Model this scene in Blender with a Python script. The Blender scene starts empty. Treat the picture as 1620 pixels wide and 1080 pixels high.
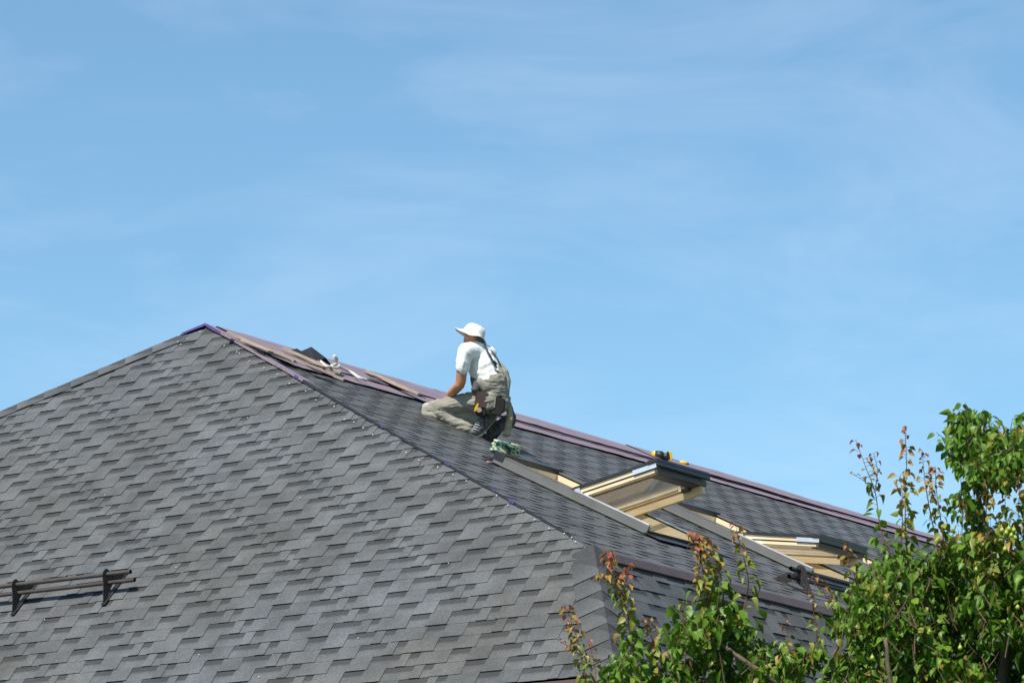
import bpy, bmesh, math, random
import numpy as np
from mathutils import Vector, Matrix, noise

random.seed(7)
RAD = math.radians
scene = bpy.context.scene
COL = scene.collection

# ------------------------------------------------------------------ camera
FPX, PITCH, YAW = 6500.0, RAD(12.37), RAD(55.88)      # focal length in 1620-px frame, tilt up, house axis
CAMZ = 1.7
IW, IH = 1620.0, 1080.0
cam_d = bpy.data.cameras.new('camera'); cam = bpy.data.objects.new('camera', cam_d); COL.objects.link(cam)
cam_d.sensor_width = 36.0; cam_d.lens = 36.0 * FPX / IW
cam_d.clip_start = 0.5; cam_d.clip_end = 6000
cam.location = (0, 0, CAMZ); cam.rotation_euler = (math.pi / 2 + PITCH, 0, 0)
cam_d.dof.use_dof = True; cam_d.dof.focus_distance = 31.0; cam_d.dof.aperture_fstop = 13.0
scene.camera = cam

# ------------------------------------------------------------------ sun and sky
SUN_EL = RAD(53)
SUN_A = RAD(-5)         # turn of the sun from the house's front normal towards the ridge side
# direction to the sun in house axes (front face looks to -X)
_hs = Vector((-math.cos(SUN_EL) * math.cos(SUN_A), math.cos(SUN_EL) * math.sin(SUN_A), math.sin(SUN_EL)))
HX = Vector((math.cos(YAW), math.sin(YAW), 0)); HY = Vector((-math.sin(YAW), math.cos(YAW), 0)); HZ = Vector((0, 0, 1))
SUN_DIR = HX * _hs.x + HY * _hs.y + HZ * _hs.z
sun_d = bpy.data.lights.new('sun', 'SUN'); sun = bpy.data.objects.new('sun', sun_d); COL.objects.link(sun)
sun_d.energy = 5.0; sun_d.angle = RAD(0.53); sun_d.color = (1.0, 0.955, 0.88)
sun.rotation_euler = SUN_DIR.to_track_quat('Z', 'Y').to_euler()
sun.location = SUN_DIR * 80

world = bpy.data.worlds.new('World'); scene.world = world; world.use_nodes = True
wn = world.node_tree; wn.nodes.clear()
w_out = wn.nodes.new('ShaderNodeOutputWorld'); w_bg = wn.nodes.new('ShaderNodeBackground')
sky = wn.nodes.new('ShaderNodeTexSky'); sky.sky_type = 'NISHITA'; sky.sun_disc = False
sky.sun_elevation = SUN_EL; sky.sun_rotation = math.atan2(SUN_DIR.x, SUN_DIR.y)
sky.air_density = 1.0; sky.dust_density = 0.1; sky.ozone_density = 4.0; sky.altitude = 600
# thin cirrus over the clear sky
tc = wn.nodes.new('ShaderNodeTexCoord'); mp = wn.nodes.new('ShaderNodeMapping')
mp.inputs['Rotation'].default_value = (0, RAD(-9), 0); mp.inputs['Scale'].default_value = (7.0, 4.0, 21.0); mp.inputs['Location'].default_value = (1.35, 0.4, 0.6)
nz = wn.nodes.new('ShaderNodeTexNoise'); nz.inputs['Scale'].default_value = 1.5; nz.inputs['Detail'].default_value = 10
nz.inputs['Roughness'].default_value = 0.6; nz.inputs['Distortion'].default_value = 0.5
rp = wn.nodes.new('ShaderNodeValToRGB'); rp.color_ramp.elements[0].position = 0.44; rp.color_ramp.elements[1].position = 0.82
rp.color_ramp.elements[1].color = (0.16, 0.16, 0.16, 1)
mixc = wn.nodes.new('ShaderNodeMix'); mixc.data_type = 'RGBA'
tint = wn.nodes.new('ShaderNodeMix'); tint.data_type = 'RGBA'; tint.blend_type = 'MULTIPLY'; tint.inputs[0].default_value = 1.0
tint.inputs[7].default_value = (0.96, 1.12, 1.03, 1)
L = wn.links.new
L(tc.outputs['Generated'], mp.inputs['Vector']); L(mp.outputs['Vector'], nz.inputs['Vector'])
L(nz.outputs['Fac'], rp.inputs['Fac']); L(rp.outputs['Color'], mixc.inputs[0])
L(sky.outputs['Color'], tint.inputs[6]); L(tint.outputs[2], mixc.inputs[6]); mixc.inputs[7].default_value = (7.6, 8.0, 9.0, 1)
L(mixc.outputs[2], w_bg.inputs['Color']); w_bg.inputs['Strength'].default_value = 0.113
L(w_bg.outputs['Background'], w_out.inputs['Surface'])

scene.view_settings.view_transform = 'Standard'; scene.view_settings.look = 'None'
scene.view_settings.exposure = 0.42; scene.view_settings.gamma = 1.0
scene.view_settings.use_curve_mapping = False

# ------------------------------------------------------------------ helpers: placing
C_, S_ = math.cos(PITCH), math.sin(PITCH)
CR, CF, CU = Vector((1, 0, 0)), Vector((0, C_, S_)), Vector((0, -S_, C_))
CAM = Vector((0, 0, CAMZ))
def at(x, y, d):
    """world point seen at photo pixel x,y at depth d (metres along the view axis)"""
    return CAM + CF * d + CR * ((x - IW / 2) / FPX * d) + CU * ((IH / 2 - y) / FPX * d)
def proj(P):
    v = P - CAM; d = v.dot(CF)
    return (IW / 2 + FPX * v.dot(CR) / d, IH / 2 - FPX * v.dot(CU) / d, d)

APEX = at(325, 517, 33.27)
ZA = APEX.z
AL, BE, BB = RAD(46.13), RAD(26.5), RAD(21.25)         # pitches: front, long side, back
GF, GR = RAD(52.72), RAD(56.45)                        # steeper lower pitches
TK, TL = 2.7012, 0.9427                                # drops apex > break, break > eave
HOUSE = Matrix(((HX.x, HY.x, 0, APEX.x), (HX.y, HY.y, 0, APEX.y), (0, 0, 1, 0), (0, 0, 0, 1)))  # local z = world z
HINV = HOUSE.inverted()
RL = 17.0                                              # ridge length
# long side frame: u along the ridge, v down the slope, n up from it (house-local)
Vd = Vector((0, -math.cos(BE), -math.sin(BE))); Nd = Vector((0, -math.sin(BE), math.cos(BE)))
def rl(u, v, n=0.0): return Vector((u, 0, ZA)) + Vd * v + Nd * n
def rw(u, v, n=0.0): return HOUSE @ rl(u, v, n)
VB = TK / math.sin(BE)
def on_r(x, y, n=0.0):
    """(u,v) of the photo pixel on the long slope raised by n"""
    o = HINV @ CAM; d = (HINV.to_3x3() @ (at(x, y, 10) - CAM))
    p0 = rl(0, 0, n); t = (p0 - o).dot(Nd) / d.dot(Nd); P = o + d * t
    return P.x, (P - p0).dot(Vd)
RFRAME = HOUSE.to_3x3() @ Matrix((Vector((1, 0, 0)), Vd, Nd)).transposed()   # columns u, v, n in world (left-handed turn kept for points only)

# ------------------------------------------------------------------ helpers: objects
def link(o, parent=None):
    COL.objects.link(o)
    if parent is not None: o.parent = parent
    return o
def empty(name, loc=(0, 0, 0), mat=None):
    o = bpy.data.objects.new(name, None); link(o); o.empty_display_size = 0.2
    if mat is not None: o.matrix_world = mat
    else: o.location = loc
    return o
def tag(o, label=None, cat=None, group=None, kind=None):
    if label: o['label'] = label
    if cat: o['category'] = cat
    if group: o['group'] = group
    if kind: o['kind'] = kind
    return o
def mesh_obj(name, verts, faces, mat, parent=None, smooth=False):
    me = bpy.data.meshes.new(name); me.from_pydata([tuple(v) for v in verts], [], faces)
    for m in (mat if isinstance(mat, (list, tuple)) else [mat]): me.materials.append(m)
    if smooth: me.polygons.foreach_set('use_smooth', [True] * len(me.polygons))
    me.update()
    return link(bpy.data.objects.new(name, me), parent)
class MB:
    """collects simple solids into one mesh"""
    def __init__(s): s.v = []; s.f = []
    def poly(s, pts, faces):
        b = len(s.v); s.v += [Vector(p) for p in pts]; s.f += [tuple(b + i for i in f) for f in faces]; return s
    def box(s, o, a, b, c):
        o, a, b, c = Vector(o), Vector(a), Vector(b), Vector(c)
        p = [o, o + a, o + a + b, o + b]; p += [q + c for q in p]
        return s.poly(p, [(3, 2, 1, 0), (4, 5, 6, 7), (0, 1, 5, 4), (1, 2, 6, 5), (2, 3, 7, 6), (3, 0, 4, 7)])
    def prism(s, pts, ext):
        n = len(pts); ext = Vector(ext); p = [Vector(q) for q in pts]; p += [q + ext for q in p]
        return s.poly(p, [tuple(range(n - 1, -1, -1)), tuple(range(n, 2 * n))] + [(i, (i + 1) % n, n + (i + 1) % n, n + i) for i in range(n)])
    def tube(s, pts, radii, seg=8, caps=True):
        pts = [Vector(p) for p in pts]; n = len(pts)
        if not isinstance(radii, (list, tuple)): radii = [radii] * n
        up = None; b = len(s.v)
        for i, p in enumerate(pts):
            t = (pts[min(i + 1, n - 1)] - pts[max(i - 1, 0)]).normalized()
            if up is None: up = t.orthogonal().normalized()
            up = (up - t * up.dot(t)); up = up.normalized() if up.length > 1e-6 else t.orthogonal().normalized()
            w = t.cross(up)
            for k in range(seg):
                a = 2 * math.pi * k / seg
                s.v.append(p + (up * math.cos(a) + w * math.sin(a)) * radii[i])
        for i in range(n - 1):
            for k in range(seg):
                s.f.append((b + i * seg + k, b + i * seg + (k + 1) % seg, b + (i + 1) * seg + (k + 1) % seg, b + (i + 1) * seg + k))
        if caps:
            s.f.append(tuple(b + k for k in range(seg - 1, -1, -1))); s.f.append(tuple(b + (n - 1) * seg + k for k in range(seg)))
        return s
    def build(s, name, mat, parent=None, smooth=False, inv=None, bevel=0.0):
        v = s.v if inv is None else [inv @ p for p in s.v]
        o = mesh_obj(name, v, s.f, mat, parent, smooth)
        bm = bmesh.new(); bm.from_mesh(o.data); bmesh.ops.recalc_face_normals(bm, faces=bm.faces)
        if bevel: bmesh.ops.bevel(bm, geom=[e for e in bm.edges if len(e.link_faces) == 2 and e.calc_face_angle(0) > 0.6], offset=bevel, segments=2, affect='EDGES')
        bm.to_mesh(o.data); bm.free()
        return o

# ------------------------------------------------------------------ materials
def new_mat(name):
    m = bpy.data.materials.new(name); m.use_nodes = True; n = m.node_tree; n.nodes.clear()
    out = n.nodes.new('ShaderNodeOutputMaterial'); p = n.nodes.new('ShaderNodeBsdfPrincipled')
    n.links.new(p.outputs['BSDF'], out.inputs['Surface'])
    return m, n, p, out
def simple(name, c1, c2=None, scale=20, rough=0.7, metal=0.0, bump=0.0, stretch=(1, 1, 1), spec=0.4, coord='Object', detail=5):
    m, n, p, out = new_mat(name)
    p.inputs['Roughness'].default_value = rough; p.inputs['Metallic'].default_value = metal; p.inputs['Specular IOR Level'].default_value = spec
    c2 = c2 or tuple(x * 0.8 for x in c1)
    t = n.nodes.new('ShaderNodeTexCoord'); mpn = n.nodes.new('ShaderNodeMapping'); mpn.inputs['Scale'].default_value = stretch
    z = n.nodes.new('ShaderNodeTexNoise'); z.inputs['Scale'].default_value = scale; z.inputs['Detail'].default_value = detail
    r = n.nodes.new('ShaderNodeValToRGB'); r.color_ramp.elements[0].position = 0.3; r.color_ramp.elements[1].position = 0.7
    r.color_ramp.elements[0].color = (*c2, 1); r.color_ramp.elements[1].color = (*c1, 1)
    l = n.links.new; l(t.outputs[coord], mpn.inputs['Vector']); l(mpn.outputs['Vector'], z.inputs['Vector'])
    l(z.outputs['Fac'], r.inputs['Fac']); l(r.outputs['Color'], p.inputs['Base Color'])
    if bump:
        b = n.nodes.new('ShaderNodeBump'); b.inputs['Strength'].default_value = bump; b.inputs['Distance'].default_value = 0.01
        l(z.outputs['Fac'], b.inputs['Height']); l(b.outputs['Normal'], p.inputs['Normal'])
    return m

def shingle_mat(name, vary=True):
    """mineral granule bitumen: batch tones in broad patches, tone per piece, dark printed band on the under layer"""
    m, n, p, out = new_mat(name); l = n.links.new; N = n.nodes.new
    p.inputs['Roughness'].default_value = 0.72; p.inputs['Specular IOR Level'].default_value = 0.5
    geo = N('ShaderNodeNewGeometry'); oi = N('ShaderNodeObjectInfo')
    add = N('ShaderNodeMath'); add.operation = 'ADD'; l(geo.outputs['Random Per Island'], add.inputs[0]); l(oi.outputs['Random'], add.inputs[1])
    fr = N('ShaderNodeMath'); fr.operation = 'FRACT'; l(add.outputs[0], fr.inputs[0])
    def noise_n(scale, detail, rough=0.6):
        z = N('ShaderNodeTexNoise'); z.inputs['Scale'].default_value = scale; z.inputs['Detail'].default_value = detail; z.inputs['Roughness'].default_value = rough
        l(geo.outputs['Position'], z.inputs['Vector']); return z
    big = noise_n(0.75, 3); r1 = N('ShaderNodeValToRGB'); r1.color_ramp.elements[0].position = 0.38; r1.color_ramp.elements[1].position = 0.62
    r1.color_ramp.elements[0].color = (0.074, 0.073, 0.069, 1); r1.color_ramp.elements[1].color = (0.084, 0.089, 0.095, 1)
    l(big.outputs['Fac'], r1.inputs['Fac'])
    # per-piece tone 0.78 .. 1.28
    pr = N('ShaderNodeMapRange'); pr.inputs[3].default_value = 0.85; pr.inputs[4].default_value = 1.17
    if vary: l(fr.outputs[0], pr.inputs[0])
    else: pr.inputs[0].default_value = 0.5
    fine = noise_n(75, 3, 0.75); fm = N('ShaderNodeMapRange'); fm.inputs[1].default_value = 0.3; fm.inputs[2].default_value = 0.7; fm.inputs[3].default_value = 0.66; fm.inputs[4].default_value = 1.36
    l(fine.outputs['Fac'], fm.inputs[0])
    mid = noise_n(3.6, 6); mm = N('ShaderNodeMapRange'); mm.inputs[1].default_value = 0.35; mm.inputs[2].default_value = 0.65; mm.inputs[3].default_value = 0.72; mm.inputs[4].default_value = 1.16
    l(mid.outputs['Fac'], mm.inputs[0])
    m1 = N('ShaderNodeMath'); m1.operation = 'MULTIPLY'; l(pr.outputs[0], m1.inputs[0]); l(fm.outputs[0], m1.inputs[1])
    m2 = N('ShaderNodeMath'); m2.operation = 'MULTIPLY'; l(m1.outputs[0], m2.inputs[0]); l(mm.outputs[0], m2.inputs[1])
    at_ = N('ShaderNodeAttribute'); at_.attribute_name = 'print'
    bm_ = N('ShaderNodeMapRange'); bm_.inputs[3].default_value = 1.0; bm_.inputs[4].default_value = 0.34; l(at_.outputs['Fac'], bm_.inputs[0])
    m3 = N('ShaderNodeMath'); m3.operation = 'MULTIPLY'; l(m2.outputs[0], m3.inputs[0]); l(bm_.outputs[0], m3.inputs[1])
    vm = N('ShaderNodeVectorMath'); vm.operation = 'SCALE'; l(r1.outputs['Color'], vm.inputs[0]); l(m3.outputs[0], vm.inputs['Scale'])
    l(vm.outputs['Vector'], p.inputs['Base Color'])
    b = N('ShaderNodeBump'); b.inputs['Strength'].default_value = 0.5; b.inputs['Distance'].default_value = 0.004; l(fine.outputs['Fac'], b.inputs['Height']); l(b.outputs['Normal'], p.inputs['Normal'])
    return m

M = {}
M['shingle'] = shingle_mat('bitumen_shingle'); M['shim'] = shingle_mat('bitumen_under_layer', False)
M['deck'] = simple('bitumen_deck', (0.05, 0.05, 0.053), (0.035, 0.035, 0.037), 30, 0.9)
M['membrane'] = simple('purple_membrane', (0.26, 0.19, 0.225), (0.145, 0.112, 0.13), 5, 0.6, stretch=(0.5, 7, 7), detail=8, bump=0.2)
M['film'] = simple('violet_film', (0.075, 0.045, 0.19), (0.05, 0.035, 0.09), 20, 0.45)
M['flash_brown'] = simple('brown_sheet_steel', (0.090, 0.062, 0.057), (0.07, 0.048, 0.044), 8, 0.45, 0.0)
M['fascia'] = simple('brown_fascia', (0.115, 0.078, 0.068), (0.085, 0.058, 0.05), 6, 0.6, stretch=(1, 1, 6))
M['dark_steel'] = simple('dark_brown_steel', (0.032, 0.027, 0.025), (0.02, 0.017, 0.016), 25, 0.45)
M['tube_steel'] = simple('painted_tube', (0.085, 0.067, 0.058), (0.06, 0.047, 0.041), 14, 0.38)
M['black_steel'] = simple('black_tube', (0.025, 0.025, 0.027), (0.016, 0.016, 0.017), 14, 0.3)
M['zinc'] = simple('nail_head', (0.75, 0.75, 0.75), (0.55, 0.55, 0.55), 40, 0.35, 0.3)
M['flash_grey'] = simple('grey_aluminium', (0.140, 0.140, 0.132), (0.108, 0.108, 0.102), 5, 0.5, 0.1)
M['alu_edge'] = simple('bright_aluminium', (0.75, 0.77, 0.8), (0.55, 0.57, 0.6), 9, 0.3, 0.4)
M['cladding'] = simple('black_cladding', (0.035, 0.036, 0.038), (0.022, 0.022, 0.024), 9, 0.35)
M['pine'] = simple('varnished_pine', (0.80, 0.65, 0.44), (0.68, 0.51, 0.31), 3.5, 0.4, stretch=(9, 0.8, 9), detail=8)
M['pine_pale'] = simple('planed_pine', (0.80, 0.62, 0.44), (0.66, 0.48, 0.32), 4, 0.5, stretch=(9, 0.8, 9), detail=7)
M['batten'] = simple('weathered_batten', (0.44, 0.345, 0.25), (0.27, 0.21, 0.16), 9, 0.8, stretch=(6, 1, 6), detail=7, bump=0.3)
M['black_felt'] = simple('black_felt', (0.012, 0.014, 0.020), (0.008, 0.008, 0.011), 30, 0.7)
M['rope_white'] = simple('white_rope', (0.66, 0.63, 0.57), (0.42, 0.40, 0.36), 80, 0.85, bump=0.5)
M['plaster'] = simple('plaster', (0.62, 0.58, 0.50), (0.55, 0.51, 0.44), 6, 0.9)
M['blind'] = simple('cream_blind', (0.62, 0.52, 0.36), (0.52, 0.43, 0.29), 10, 0.7)
M['dark_room'] = simple('attic_interior', (0.50, 0.42, 0.31), (0.40, 0.33, 0.24), 4, 0.9)

def glass_mat():
    m, n, p, out = new_mat('skylight_glass'); l = n.links.new
    g = n.nodes.new('ShaderNodeBsdfGlossy'); g.inputs['Roughness'].default_value = 0.03
    t = n.nodes.new('ShaderNodeBsdfTransparent'); t.inputs['Color'].default_value = (0.90, 0.92, 0.91, 1)
    d = n.nodes.new('ShaderNodeBsdfTranslucent'); z = n.nodes.new('ShaderNodeTexNoise'); z.inputs['Scale'].default_value = 6
    tcn = n.nodes.new('ShaderNodeTexCoord'); l(tcn.outputs['Object'], z.inputs['Vector'])
    d.inputs['Color'].default_value = (0.50, 0.49, 0.45, 1)
    lw = n.nodes.new('ShaderNodeFresnel'); lw.inputs['IOR'].default_value = 1.5
    mr = n.nodes.new('ShaderNodeMapRange'); mr.inputs[3].default_value = 0.14; mr.inputs[4].default_value = 0.34; l(z.outputs['Fac'], mr.inputs[0])
    a = n.nodes.new('ShaderNodeMixShader'); b = n.nodes.new('ShaderNodeMixShader')
    l(mr.outputs[0], a.inputs[0]); l(t.outputs[0], a.inputs[1]); l(d.outputs[0], a.inputs[2])
    l(lw.outputs[0], b.inputs[0]); l(a.outputs[0], b.inputs[1]); l(g.outputs[0], b.inputs[2])
    l(b.outputs[0], out.inputs['Surface']); n.nodes.remove(p)
    return m
M['glass'] = glass_mat()

# ------------------------------------------------------------------ ground
GM = simple('lawn', (0.075, 0.10, 0.035), (0.05, 0.065, 0.025), 1.2, 0.95)
g = mesh_obj('ground', [(-3000, -3000, 0), (3000, -3000, 0), (3000, 3000, 0), (-3000, 3000, 0)], [(0, 1, 2, 3)], GM); tag(g, kind='structure')

# skylight openings on the long side: (u0, u1, v0, v1, sash tilt in degrees)
SKY = [(-0.15, 0.60, 3.33, 4.79, 37.0), (2.27, 3.02, 3.28, 4.78, 18.5), (4.72, 5.47, 3.28, 4.78, 6.0)]
# ------------------------------------------------------------------ house: decks
house = empty('house', mat=HOUSE)
tag(house, 'house with grey shingled hip roof being re-roofed, skylights on its long side', 'house')

# front profile x(t), arc s(t): pitch eases from AL to GF round the break
NT = 600; TT = TK + TL
ts = np.linspace(0, TT, NT + 1); w_ = np.clip((ts - (TK - 0.16)) / 0.32, 0, 1); w_ = w_ * w_ * (3 - 2 * w_)
pit = AL + (GF - AL) * w_; dt = TT / NT; pm = (pit[1:] + pit[:-1]) / 2
xs = -np.concatenate([[0], np.cumsum(dt / np.tan(pm))]); ss = np.concatenate([[0], np.cumsum(dt / np.sin(pm))])
STOT = ss[-1]
def f_prof(s):
    if s < 0: return Vector((-s * math.cos(AL), 0, ZA - s * math.sin(AL)))
    if s > STOT:
        e = s - STOT; return Vector((xs[-1] - e * math.cos(GF), 0, ZA - TT - e * math.sin(GF)))
    return Vector((float(np.interp(s, ss, xs)), 0, ZA - float(np.interp(s, ss, ts))))
SK = float(np.interp(TK, ts, ss)); XK = float(np.interp(TK, ts, xs)); XE = float(xs[-1])
YK = -TK / math.tan(BE); YE = YK - TL / math.tan(GR)              # right (long side) break and eave
YBK = TK / math.tan(BB); YBE = YBK + TL / math.tan(GR)            # back side
VL = TL / math.sin(GR)
Nl = Vector((0, -math.sin(GR), math.cos(GR))); Vl = Vector((0, -math.cos(GR), -math.sin(GR)))

def face_f(q, s): P = f_prof(s); return Vector((P.x, -q, P.z))                  # q runs to the right in the photo
def face_r(q, s): return rl(q, s)
def face_r2(q, s): return Vector((q, YK, ZA - TK)) + Vl * s

# decks: each slope is a solid sheet
def deck(name, pts, faces, parent=house):
    o = mesh_obj(name, pts, faces, M['deck'], parent); return o
fs = [i * STOT / 24 for i in range(25)]
def f_hip_r(s):
    t = float(np.interp(s, ss, ts)); return -(t / math.tan(BE) if t < TK else -YK + (t - TK) / math.tan(GR))
def f_hip_l(s):
    t = float(np.interp(s, ss, ts)); return t / math.tan(BB) if t < TK else YBK + (t - TK) / math.tan(GR)
pts, faces = [], []
for s in fs:
    P = f_prof(s); pts += [(P.x, f_hip_r(s), P.z - 0.004), (P.x, f_hip_l(s), P.z - 0.004)]
for i in range(24): faces.append((2 * i, 2 * i + 1, 2 * i + 3, 2 * i + 2))
slope_f = deck('roof_slope', pts, faces)
slope_f['label'] = 'front hip slope of grey laminated shingles'
# long side upper, lower; back upper/lower; far end
XF = RL - XK; XFE = RL - XE
z1, z2 = ZA - TK, ZA - TT
dn = 0.004
def clip(poly, hps):
    """clip 2-D polygon by half planes a*x+b*y<=c"""
    for a, b, c in hps:
        out = []
        for i in range(len(poly)):
            p, q = poly[i], poly[(i + 1) % len(poly)]
            dp, dq = a * p[0] + b * p[1] - c, a * q[0] + b * q[1] - c
            if dp <= 0: out.append(p)
            if (dp < 0) != (dq < 0):
                t = dp / (dp - dq); out.append((p[0] + t * (q[0] - p[0]), p[1] + t * (q[1] - p[1])))
        poly = out
        if len(poly) < 3: return []
    return poly
pts, faces = [], []
cu = sorted([XK] + [k for h in SKY for k in h[:2]] + [XF]); cv = sorted([0.0, VB] + [k for h in SKY for k in h[2:4]])
for i in range(len(cu) - 1):
    for j in range(len(cv) - 1):
        uc, vc = (cu[i] + cu[i + 1]) / 2, (cv[j] + cv[j + 1]) / 2
        if any(h[0] < uc < h[1] and h[2] < vc < h[3] for h in SKY): continue
        pl = clip([(cu[i], cv[j]), (cu[i + 1], cv[j]), (cu[i + 1], cv[j + 1]), (cu[i], cv[j + 1])], [(-VB, XK, 0), (VB, -(XF - RL), VB * RL)])
        if pl:
            faces.append(tuple(range(len(pts), len(pts) + len(pl)))); pts += [rl(a, b, -dn) for a, b in pl]
slope_r = deck('roof_slope', pts, faces)
slope_r['label'] = 'long shallow slope carrying the skylights'
slope_l = deck('roof_slope', [(XK, YK, z1 - dn), (XE, YE, z2 - dn), (XFE, YE, z2 - dn), (XF, YK, z1 - dn)], [(0, 1, 2, 3)])
slope_l['label'] = 'steep lower slope below the brown flashing'
deck('roof_slope', [(0, 0, ZA - dn), (RL, 0, ZA - dn), (XF, YBK, z1 - dn), (XK, YBK, z1 - dn), (XE, YBE, z2 - dn), (XFE, YBE, z2 - dn)], [(0, 1, 2, 3), (3, 2, 5, 4)])
deck('roof_slope', [(RL, 0, ZA - dn), (XF, YK, z1 - dn), (XF, YBK, z1 - dn), (XFE, YE, z2 - dn), (XFE, YBE, z2 - dn)], [(0, 1, 2), (1, 3, 4, 2)])
# eaves: fascia boards and soffit, walls
def ring_box(x0, y0, x1, y1, zt, zb, th, name, mat):
    m = MB()
    m.box((x0, y0, zb), (th, 0, 0), (0, y1 - y0, 0), (0, 0, zt - zb)); m.box((x1 - th, y0, zb), (th, 0, 0), (0, y1 - y0, 0), (0, 0, zt - zb))
    m.box((x0 + th, y0, zb), (x1 - x0 - 2 * th, 0, 0), (0, th, 0), (0, 0, zt - zb)); m.box((x0 + th, y1 - th, zb), (x1 - x0 - 2 * th, 0, 0), (0, th, 0), (0, 0, zt - zb))
    return m.build(name, mat, house)
ring_box(XE - 0.009, YE - 0.009, XFE + 0.009, YBE + 0.009, z2 - 0.026, z2 - 0.2, 0.03, 'fascia', M['fascia'])
mesh_obj('soffit', [(XE + 0.03, YE + 0.03, z2 - 0.19), (XFE - 0.03, YE + 0.03, z2 - 0.19), (XFE - 0.03, YBE - 0.03, z2 - 0.19), (XE + 0.03, YBE - 0.03, z2 - 0.19)], [(0, 1, 2, 3)], M['fascia'], house)
ring_box(XE + 0.55, YE + 0.55, XFE - 0.55, YBE - 0.55, z2 - 0.19, 0.0, 0.3, 'wall', M['plaster'])

# ------------------------------------------------------------------ shingles
E = 0.125; TUCK = 0.03
TEETH = [(0.237, 0.324), (0.401, 0.661), (0.825, 0.999)]          # teeth within one metre strip; the gaps show the under layer
def course_frame(face, q, s_top, s_bot):
    o = face(q, s_bot); b = (o - face(q, s_top)); b.normalize()
    a = (face(q + 0.1, s_bot) - o); a.normalize(); c = b.cross(a) if True else None
    c.normalize()
    if c.z < 0: c = -c
    return o, a, b, c
def piece(poly, s_bot, h0, h1, th, band):
    """solid of a clipped piece, local (along, down, normal); band(d) gives the printed darkness"""
    n = len(poly); Lh = E + TUCK
    v, pv = [], []
    for k in (0, 1):
        for x, d in poly:
            h = h1 + (h0 - h1) * (-d / Lh)
            v.append((x, d, h - (th if k else 0))); pv.append(band(d))
    f = [tuple(range(n)), tuple(range(2 * n - 1, n - 1, -1))] + [(i, n + i, n + (i + 1) % n, (i + 1) % n) for i in range(n)]
    return v, f, pv
def band_tooth(d): return 0.10 if d < -(E - 0.045) else 0.0
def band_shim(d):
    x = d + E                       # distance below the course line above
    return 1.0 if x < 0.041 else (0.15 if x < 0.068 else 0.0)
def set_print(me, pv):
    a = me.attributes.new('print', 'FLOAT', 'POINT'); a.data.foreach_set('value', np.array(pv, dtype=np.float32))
tooth_cache = {}
pieces = []            # (area_px, face id, kind, data)
rnd = random.Random(3)
def lay(face, s_total, s_min, q0, q1, hps, slope, off0, holes=(), thin=1.0):
    i = 0; stuffT = ([], [], []); stuffS = ([], [], [])
    while True:
        sb = s_total - i * E
        if sb < s_min + 0.02: break
        st = sb - E - TUCK
        o, a, b, c = course_frame(face, 0.0, max(st, s_min - 0.03) if st < s_min - 0.03 else st, sb)
        loc_hps = [(A, B, Cc - B * sb) for A, B, Cc in hps]        # shift to d = s - sb
        top = -(E + TUCK)
        # under layer: three strips with the print fading
        cut = [(h[0], h[1]) for h in holes if h[2] < sb - E * .5 < h[3]]
        spans, x_ = [], q0
        for h0, h1 in sorted(cut): spans.append((x_, h0)); x_ = h1
        spans.append((x_, q1))
        edges = [top, -E + 0.0, -E + 0.040, -E + 0.060, -E + 0.09, 0.0]
        for e0, e1 in zip(edges[:-1], edges[1:]):
          for qa, qb in spans:
            pl = clip([(qa, e0), (qb, e0), (qb, e1), (qa, e1)], loc_hps)
            if not pl: continue
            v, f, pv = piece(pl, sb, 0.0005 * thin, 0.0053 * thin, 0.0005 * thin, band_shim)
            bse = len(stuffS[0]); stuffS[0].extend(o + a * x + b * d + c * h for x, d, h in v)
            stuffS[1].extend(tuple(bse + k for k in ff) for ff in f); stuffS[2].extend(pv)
        # teeth
        k0 = int(math.floor(q0)) - 3; off = (off0 - 0.165 * i + rnd.uniform(-.012, .012)) % 1.0
        for k in range(k0, int(q1) + 3):
            for j, (t0, t1) in enumerate(TEETH):
                x0, x1 = k + off + t0, k + off + t1
                if x1 < q0 or x0 > q1: continue
                x0 += rnd.uniform(-.006, .006); x1 += rnd.uniform(-.006, .006)
                dj = rnd.uniform(-.0025, .0025); sk = 0.004
                for h0, h1 in cut:
                    if x0 < h0 < x1: x1 = h0
                    elif x0 < h1 < x1: x0 = h1
                    elif h0 <= x0 and x1 <= h1: x1 = x0
                if x1 - x0 < .02: continue
                full = [(x0 + sk, top), (x1 - sk, top), (x1, dj), (x0, dj)]
                pl = clip(full, loc_hps)
                if not pl: continue
                cx = sum(p[0] for p in pl) / len(pl)
                whole = not cut and len(pl) == 4 and abs((max(p[0] for p in pl) - min(p[0] for p in pl)) - (x1 - x0)) < 1e-6 and abs(min(p[1] for p in pl) - top) < 1e-6
                P = HOUSE @ (o + a * cx + b * (-E / 2)); px = proj(P)
                Pa = proj(HOUSE @ (o + a * (cx + .1) - b * E / 2)); Pb = proj(HOUSE @ (o + a * cx - b * (E / 2 + .1)))
                ar = abs((Pa[0] - px[0]) * (Pb[1] - px[1]) - (Pa[1] - px[1]) * (Pb[0] - px[0])) * (x1 - x0)
                vis = -20 < px[0] < 1000 and 500 < px[1] < 1090
                pieces.append((ar if vis else 0.0, slope, j, whole, pl, (o, a, b, c), cx, rnd.uniform(-.001, .0015) * thin, rnd.uniform(-.35, .35), thin))
        i += 1
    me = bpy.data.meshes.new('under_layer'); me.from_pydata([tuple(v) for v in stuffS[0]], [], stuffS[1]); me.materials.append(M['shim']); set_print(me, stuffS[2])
    ob = link(bpy.data.objects.new('shingle_under_layer', me), slope); tag(ob, kind='stuff')

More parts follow.
